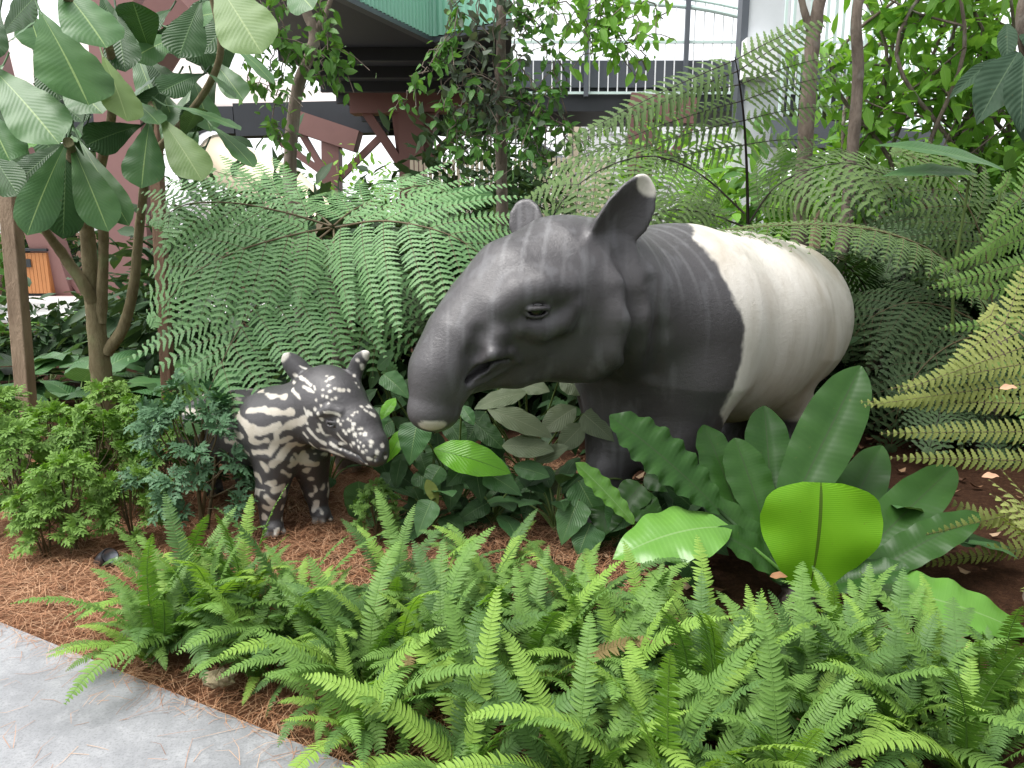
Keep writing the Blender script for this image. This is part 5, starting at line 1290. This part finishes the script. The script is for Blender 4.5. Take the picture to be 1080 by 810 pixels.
ARS = [(78,585,1.0,'bright green aralia shrub in front of the left pair of shrubs'), (142,575,.80,'yellow green aralia shrub directly behind the spotlight'), (48,590,.8,'aralia shrub left of the brightest one on the mulch'),
       (22,560,1.2,'aralia shrub at the left edge of the bed'), (60,530,1.15,'aralia shrub at the foot of the pale stake'), (105,540,1.15,'aralia shrub in front of the small tree trunk'), (150,520,1.1,'aralia shrub right of the small tree trunk'),
       (8,520,1.3,'aralia shrub behind the left edge one'), (185,540,1.0,'aralia shrub beside the blue green one'), (205,505,1.15,'aralia shrub near the foot of the brown stake'),
       (398,572,.62,'small aralia shrub in front of the round leaf near the calf statue'), (120,500,1.2,'aralia shrub close behind the small tree')]
for i, (x, y, s, lb) in enumerate(ARS): put('aralia_shrub', lb, 'shrub', 'aralia shrubs', ARM[i % 4], G(x, y, BED), s*.78, i*1.7)
put('aralia_shrub', 'blue green aralia shrub beside the calf statue', 'shrub', 'aralia shrubs', AB, G(212, 558, BED), (1.08, 1.08, 1.05), .4)

# ---------------------------------------------------------------- bird's nest fern
c0 = G(842, 640, .03); D0 = c0[1]; t = thing('nest_fern', 'nest fern with broad glossy leaves in front of the large statue', 'fern', c0)
m = MB(); m.tube(poly([c0 - A(0, 0, .05), c0 + A(0, 0, .03), c0 + A(0, 0, .09)], 6), [.05, .07, .07, .06, .05, .03], 12, bump=.15); m.build('crown', M_STALKD, t)
root = c0 + A(0, 0, .07)
NEST = [ # base px, base D, tip px, tip D, width px at mid D, material, prof, up vec, kwargs
 ((852,628),D0-.02,(866,509),D0+.02,138,M_NESTB,'fan',A(.12,-.95,.28),dict(fold=.26,sag=.12,wave=.035,wn=2,twist=.18)),
 ((770,556),D0+.08,(646,590),D0-.02,84,M_NESTL,'ovate',A(-.05,-.35,.92),dict(fold=.12,sag=.20,wave=.04,wn=4)),
 ((760,540),D0+.14,(643,438),D0+.30,62,M_NEST,'strap',A(.45,-.75,.5),dict(fold=.30,sag=.08,wave=.085,wn=8)),
 ((822,560),D0+.16,(908,386),D0+.46,66,M_NEST,'strap',A(-.35,-.88,.3),dict(fold=.25,sag=-.04,wave=.03,wn=6)),
 ((808,560),D0+.25,(775,462),D0+.52,52,M_NEST,'strap',A(.1,-.95,.25),dict(fold=.2,sag=.05,wave=.03,wn=5)),
 ((880,618),D0+.06,(1006,492),D0+.34,56,M_NEST,'strap',A(-.45,-.72,.5),dict(fold=.35,sag=.10,wave=.03,wn=5)),
 ((892,622),D0+.02,(1034,542),D0+.12,44,M_NEST,'strap',A(-.3,-.6,.75),dict(fold=.3,sag=.10,wave=.05,wn=6)),
 ((905,618),D0-.02,(1088,672),D0-.20,78,M_NESTL,'ovate',A(.05,-.4,.9),dict(fold=.15,sag=.16,wave=.045,wn=5)),
 ((668,552),D0+.35,(607,488),D0+.42,30,M_NESTL,'strap',A(.5,-.6,.6),dict(fold=.3,sag=.05,wave=.07,wn=6)),
 ((815,565),D0+.3,(806,428),D0+.72,54,M_NEST,'strap',A(-.1,-.95,.3),dict(fold=.25,sag=.05,wave=.04,wn=5)),
 ((785,560),D0+.3,(742,448),D0+.62,50,M_NEST,'strap',A(.25,-.9,.3),dict(fold=.25,sag=.05,wave=.05,wn=6)),
 ((845,622),D0+.05,(752,560),D0+.05,46,M_NEST,'strap',A(.1,-.5,.85),dict(fold=.3,sag=.15,wave=.05,wn=5)),
 ((850,628),D0+.0,(960,600),D0-.1,40,M_NEST,'strap',A(-.1,-.4,.9),dict(fold=.3,sag=.15,wave=.05,wn=5)),
 ((838,625),D0+.1,(735,520),D0+.28,50,M_NEST,'strap',A(.3,-.6,.7),dict(fold=.3,sag=.1,wave=.05,wn=5)),
 ((855,625),D0+.12,(930,470),D0+.55,54,M_NEST,'strap',A(-.3,-.7,.6),dict(fold=.3,sag=.05,wave=.04,wn=5))]
for i, (b, bd, tp, td, w, mt, pr, up, kw) in enumerate(NEST):
    pb, pt = P(*b, bd), P(*tp, td); m = MB()
    leaf(m, pb, pt, up, w*(bd + td)/2/F, pr, n=34, m=8, seed=i, **kw)
    if i not in (8,): m.tube(bez(root, (root + pb)/2 + A(0, 0, .01), pb + (pt - pb)*.03, 6), .007, 6)
    else: m.tube(bez(A(pb[0] + .1, pb[1] + .05, .03), (A(pb[0] + .1, pb[1] + .05, .03) + pb)/2, pb, 6), .005, 6)
    m.build('leaf', mt, t)

# ---------------------------------------------------------------- broad-leaved plants below the snout
def fill_leaves(seed, n, xr, yr, Dr, mats, wr=(20, 34)):
    g_ = np.random.default_rng(seed); out = []
    for i in range(n):
        x, y = g_.uniform(*xr), g_.uniform(*yr); a = g_.uniform(.2, 2.9); l = g_.uniform(32, 56)
        out.append(((x, y), (x + l*cos(a), y + l*abs(sin(a))*.9), g_.uniform(*wr), g_.uniform(*Dr), mats[i % len(mats)], 'heart' if i % 3 else 'ovate', A(g_.normal(0, .3), -.75, g_.uniform(.3, .8))))
    return out
def hand_plant(name, label, foot, leaves, group=None):
    t = thing(name, label, 'plant', foot, group); st = MB()
    for i, (b, tp, w, D, mt, pr, up) in enumerate(leaves):
        pb, pt = P(*b, D + .03), P(*tp, D - .03); m = MB(); leaf(m, pb, pt, nrm(up), w*D/F, pr, .22, .09, .035, 4, 18, 6, 0, .03, i); m.build('leaf', mt, t)
        st.tube(bez(foot, (np.asarray(foot) + pb)/2 + A(0, .02, .06), pb, 7), .0045, 5)
    st.build('stem', M_STALKG, t); return t
U = A(.0, -.75, .65); UL = A(-.3, -.75, .6); UR = A(.3, -.75, .6)
hand_plant('peace_lily', 'glossy broad leaved plant directly below the snout, one leaf bright green', G(478, 560, .03) + A(0, .25, 0), [
 ((458,474),(539,497),40,2.95,M_BROADB,'ovate',A(-.1,-.72,.7)), ((440,446),(432,490),38,2.92,M_BROAD,'heart',A(-.1,-.9,.4)), ((487,428),(500,448),15,3.0,M_BROAD,'ovate',U),
 ((428,452),(408,487),20,2.98,M_BROADB,'ovate',UL), ((512,498),(551,522),30,2.96,M_BROAD,'heart',A(.1,-.8,.55)), ((500,486),(508,530),32,3.0,M_BIGD,'heart',U), ((478,506),(474,540),26,3.0,M_BIGD,'heart',U),
 ((455,528),(440,566),30,2.85,M_BROAD,'heart',A(-.3,-.9,.3)), ((425,478),(417,514),22,3.0,M_BIGD,'ovate',UL), ((417,420),(402,442),16,3.1,M_BROADB,'ovate',UL), ((450,506),(462,532),14,2.95,M_TREEY,'ovate',U)] + fill_leaves(1, 14, (425, 530), (470, 540), (3.0, 3.2), [M_BIGD, M_BIGD, M_BROAD]))
hand_plant('peace_lily', 'grey green broad leaved plant under the jaw of the large statue', G(560, 545, .03) + A(0, .45, 0), [
 ((515,432),(583,460),30,3.12,M_BROADG,'ovate',A(0,-.65,.75)), ((555,414),(500,430),26,3.2,M_BROADG,'ovate',A(-.1,-.6,.8)), ((607,430),(570,455),30,3.2,M_BROADG,'ovate',A(.1,-.7,.7)), ((615,448),(588,475),26,3.15,M_BROADG,'ovate',A(.2,-.8,.5)),
 ((530,470),(585,474),28,3.08,M_BROADG,'ovate',A(0,-.75,.65)), ((542,492),(580,502),24,3.05,M_BROAD,'ovate',U), ((565,486),(600,470),20,3.1,M_BROADG,'ovate',U), ((590,400),(620,415),26,3.3,M_BROADG,'ovate',U), ((545,405),(580,412),22,3.3,M_BROADG,'ovate',U), ((560,520),(552,548),22,3.1,M_BIGD,'heart',U), ((605,500),(600,535),26,3.15,M_BIGD,'heart',U), ((640,510),(632,545),22,3.1,M_BROAD,'heart',U)] + fill_leaves(2, 20, (500, 620), (430, 540), (3.15, 3.45), [M_BIGD, M_BROADG, M_BIGD, M_BROAD]))
hand_plant('peace_lily', 'dark broad leaved plant between the calf head and the snout', G(420, 520, .03) + A(0, .35, 0), [
 ((405,395),(432,420),26,3.2,M_BROAD,'heart',UR), ((400,430),(396,462),26,3.2,M_BROAD,'heart',U), ((430,400),(440,436),26,3.25,M_BIGD,'heart',U), ((398,388),(416,372),22,3.3,M_BIGD,'ovate',U), ((440,470),(452,504),28,3.1,M_BIGD,'heart',U), ((415,500),(400,530),26,3.1,M_BIGD,'heart',U), ((470,440),(490,470),26,3.2,M_BIGD,'ovate',U), ((450,420),(420,412),24,3.3,M_BROAD,'ovate',U)] + fill_leaves(3, 14, (390, 470), (380, 510), (3.25, 3.5), [M_BIGD, M_BROAD, M_BIGD]))
q = G(380, 560, .03); hand_plant('peace_lily', 'low plant with one round upright leaf right of the calf legs', q + A(.02, .1, 0), [((383,548),(378,506),36,q[1] + .06,M_BROAD,'round',A(0,-.95,.3)), ((392,552),(408,520),26,q[1] + .12,M_BIGD,'heart',U), ((386,552),(404,545),20,q[1] + .02,M_BROAD,'heart',U)])
hand_plant('peace_lily', 'dark leafy plant between the forelegs and the nest fern', G(735, 560, .03) + A(0, .5, 0), [
 ((735,540),(700,510),34,2.85,M_BIGD,'heart',U), ((745,530),(770,495),34,2.9,M_BIGD,'ovate',U), ((750,560),(720,560),36,2.8,M_BIGD,'heart',U), ((690,560),(668,535),30,2.85,M_BROAD,'heart',U), ((770,550),(790,520),30,2.9,M_BIGD,'heart',U)] + fill_leaves(4, 14, (670, 830), (480, 580), (2.85, 3.2), [M_BIGD, M_BIGD, M_NEST]) + fill_leaves(5, 18, (610, 730), (490, 580), (2.72, 3.0), [M_BIGD, M_NEST, M_BROAD], (28, 44)))

for i, (x, y, dx, lb) in enumerate(((455, 560, 0, 'low dark broad leaved plant at the foot of the plant below the snout'), (520, 555, 0, 'low dark broad leaved plant in the shade under the jaw'), (585, 560, 0, 'low dark broad leaved plant left of the dark forelegs'), (705, 590, 0, 'low dark broad leaved plant left of the nest fern'), (965, 600, 0, 'low dark broad leaved plant on the bare mulch right of the nest fern'), (815, 520, 0, 'low dark broad leaved plant under the belly of the large statue'), (345, 520, 0, 'low dark broad leaved plant behind the calf legs'))):
    rosette('peace_lily', lb, G(x, y, .02), 12, .19, .10, M_BIGD, 'ovate', 700 + i, (.5, 1.35), mats=[M_BIGD, M_BROAD, M_BIGD], pet=.9)

# ---------------------------------------------------------------- sword ferns in front
def sword_frond(seed, L, e0_, bend, npair):
    rng = np.random.default_rng(seed); mb = MB(); n = 24; q = [A(0, 0, 0)]; e = e0_; side = rng.normal(0, .25)
    for k in range(n): e -= bend/n*(.5 + k/n); a = side*(k/n)**1.5; q.append(q[-1] + A(sin(a)*cos(e), cos(a)*cos(e), sin(e))*L/n)
    q = np.array(q); T = nrm(np.gradient(q, axis=0))
    tw = rng.normal(0, .18); up = A(sin(tw), -.35, 1.0)
    mb.tube(q, np.linspace(.0026, .0009, n + 1), 5)
    tt = np.linspace(.10, .995, npair); ln = np.interp(tt, [.1, .2, .4, .65, .85, .95, 1], [.018, .030, .037, .034, .024, .013, .004])*L/.5
    prof = (np.array([0, .12, .35, .62, .84, .96, 1.0]), np.array([.55, 1.0, .96, .82, .55, .22, .02]))
    wd = np.minimum(L/npair*.40, ln*.26)
    Nn = np.stack([np.cross(nrm(np.cross(t_, up)), t_) for t_ in T])
    pinnate(mb, q, Nn, tt, ln, wd, 1.36, .24, .16, .3, prof, rng=rng, jit=.08, lift=.12)
    return mb.mesh('frond')
SF = []
for i in range(14):
    e_ = [1.45, 1.35, 1.25, 1.15, 1.05, .95, 1.3, 1.2, 1.1, 1.0, .85, .75, 1.4, 1.28][i]; bd = [.9, 1.1, 1.3, 1.5, 1.6, 1.7, .7, 1.0, 1.3, 1.5, 1.5, 1.5, .6, 1.2][i]
    me = sword_frond(200 + i, .5, e_, bd, 48); me.materials.append(M_SWORD); SF.append(me)
SFM = []
for mt in (M_SWORD, M_SWORDL, M_SWORDD, M_SWORDB):
    l_ = []
    for me in SF:
        c_ = me.copy(); c_.materials.clear(); c_.materials.append(mt); l_.append(c_)
    SFM.append(l_)
def sword_fern(label, p, n, s, seed, lean=(0, 0)):
    rng = np.random.default_rng(seed); t = thing('sword_fern', label, 'fern', p, 'sword ferns')
    for k in range(n):
        inner = k/n
        j = rng.choice([0, 1, 6, 12, 13, 7]) if inner > .62 else rng.choice([2, 3, 4, 5, 8, 9, 10, 11])
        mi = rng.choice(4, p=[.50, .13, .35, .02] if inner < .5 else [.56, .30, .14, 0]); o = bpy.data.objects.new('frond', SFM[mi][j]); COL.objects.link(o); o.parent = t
        sc_ = s*rng.uniform(.55, 1.05); o.scale = (sc_, sc_, sc_*rng.uniform(.85, 1.1))
        o.rotation_euler = (rng.normal(0, .12) + lean[0], rng.normal(0, .12) + lean[1], k*2.39996 + rng.normal(0, .25))
        o.location = (rng.normal(0, .018), rng.normal(0, .018), rng.uniform(-.01, .01))
SW = [ # px, py, fronds, scale, label
 (188,655,24,.86,'sword fern spilling over the pavement nearest the spotlight'), (318,690,22,1.0,'sword fern in front of the calf statue'), (215,682,22,1.02,'low sword fern draping onto the pavement at the left end of the row'),
 (430,655,20,.9,'sword fern right of the calf statue, below the snout'), (520,640,18,.85,'sword fern under the jaw of the large statue'), (610,668,22,.86,'sword fern in front of the dark forelegs'),
 (690,712,20,.78,'sword fern below the light glossy nest fern leaf'), (795,722,20,.74,'sword fern in front of the round bright leaf'), (895,722,20,.8,'sword fern below the right hand nest fern leaves'),
 (985,745,18,.75,'sword fern under the drooping brown edged leaf'), (1065,770,16,.8,'sword fern at the right end of the row'), (380,740,20,1.0,'sword fern at the pavement corner, front row'),
 (470,730,20,1.0,'sword fern in the thick of the row, right of the pavement corner'), (560,740,20,1.0,'sword fern in the middle of the front row'), (650,760,20,1.0,'front row sword fern just right of the middle'),
 (745,775,20,1.0,'front row sword fern between middle and right'), (845,780,20,1.0,'front row sword fern below the bright round leaf'), (940,790,18,1.0,'front row sword fern near the right corner'),
 (500,830,16,1.0,'sword fern cut by the bottom edge, right of the pavement'), (600,850,16,1.0,'sword fern cut by the bottom edge in the middle'), (700,860,16,1.0,'sword fern cut by the bottom edge, right of the middle'), (820,870,16,1.0,'sword fern cut by the bottom edge, towards the right'), (1020,830,16,1.0,'sword fern in the bottom right corner')]
SW += [(262,650,20,.9,'sword fern between the calf statue and the pavement'),(275,712,16,.75,'small sword fern by the stone at the pavement edge'),(345,705,18,.85,'sword fern filling the gap left of the pavement corner'),(165,700,18,.92,'small sword fern at the far left end of the row'),
 (425,710,18,.9,'sword fern behind the pavement corner fern'),(515,690,18,.85,'sword fern behind the middle of the row'),(600,715,18,.9,'sword fern in the middle of the second row'),(930,752,18,.8,'sword fern in the second row near the right end'),
 (845,745,18,.85,'sword fern in the second row below the bright round leaf'),(740,740,18,.85,'sword fern in the second row below the light glossy leaf'),(385,790,14,.9,'sword fern cut by the bottom edge beside the pavement'),(470,640,14,.7,'small sword fern under the snout')]
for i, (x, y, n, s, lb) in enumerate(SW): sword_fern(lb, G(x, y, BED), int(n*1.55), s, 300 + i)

# fallen dry leaves
for i, (x, y, D, lb) in enumerate(((1062, 410, 2.5, 'dry pinkish leaf caught on the yellowing fern, upper one'), (1043, 503, 2.5, 'dry pinkish leaf caught on the yellowing fern, lower one'), (410, 265, 3.4, 'curled brown leaf lying on the big fern'), (820, 608, 2.3, 'brown dry scrap stuck at the base of the nest fern'))):
    p = P(x, y, D); m = MB(); leaf(m, p - A(.025, 0, 0), p + A(.03, -.01, .004), A(0, -.6, .8), .028, 'ovate', .5, .2, .1, 2, 10, 4, .4, 0, i)
    o = m.build('dry_leaf', plain_mat('dry leaf %d' % i, (.42, .24, .15) if i < 2 else (.22, .11, .05), .8, .3, 30)); tag(o, lb, 'dry leaf')
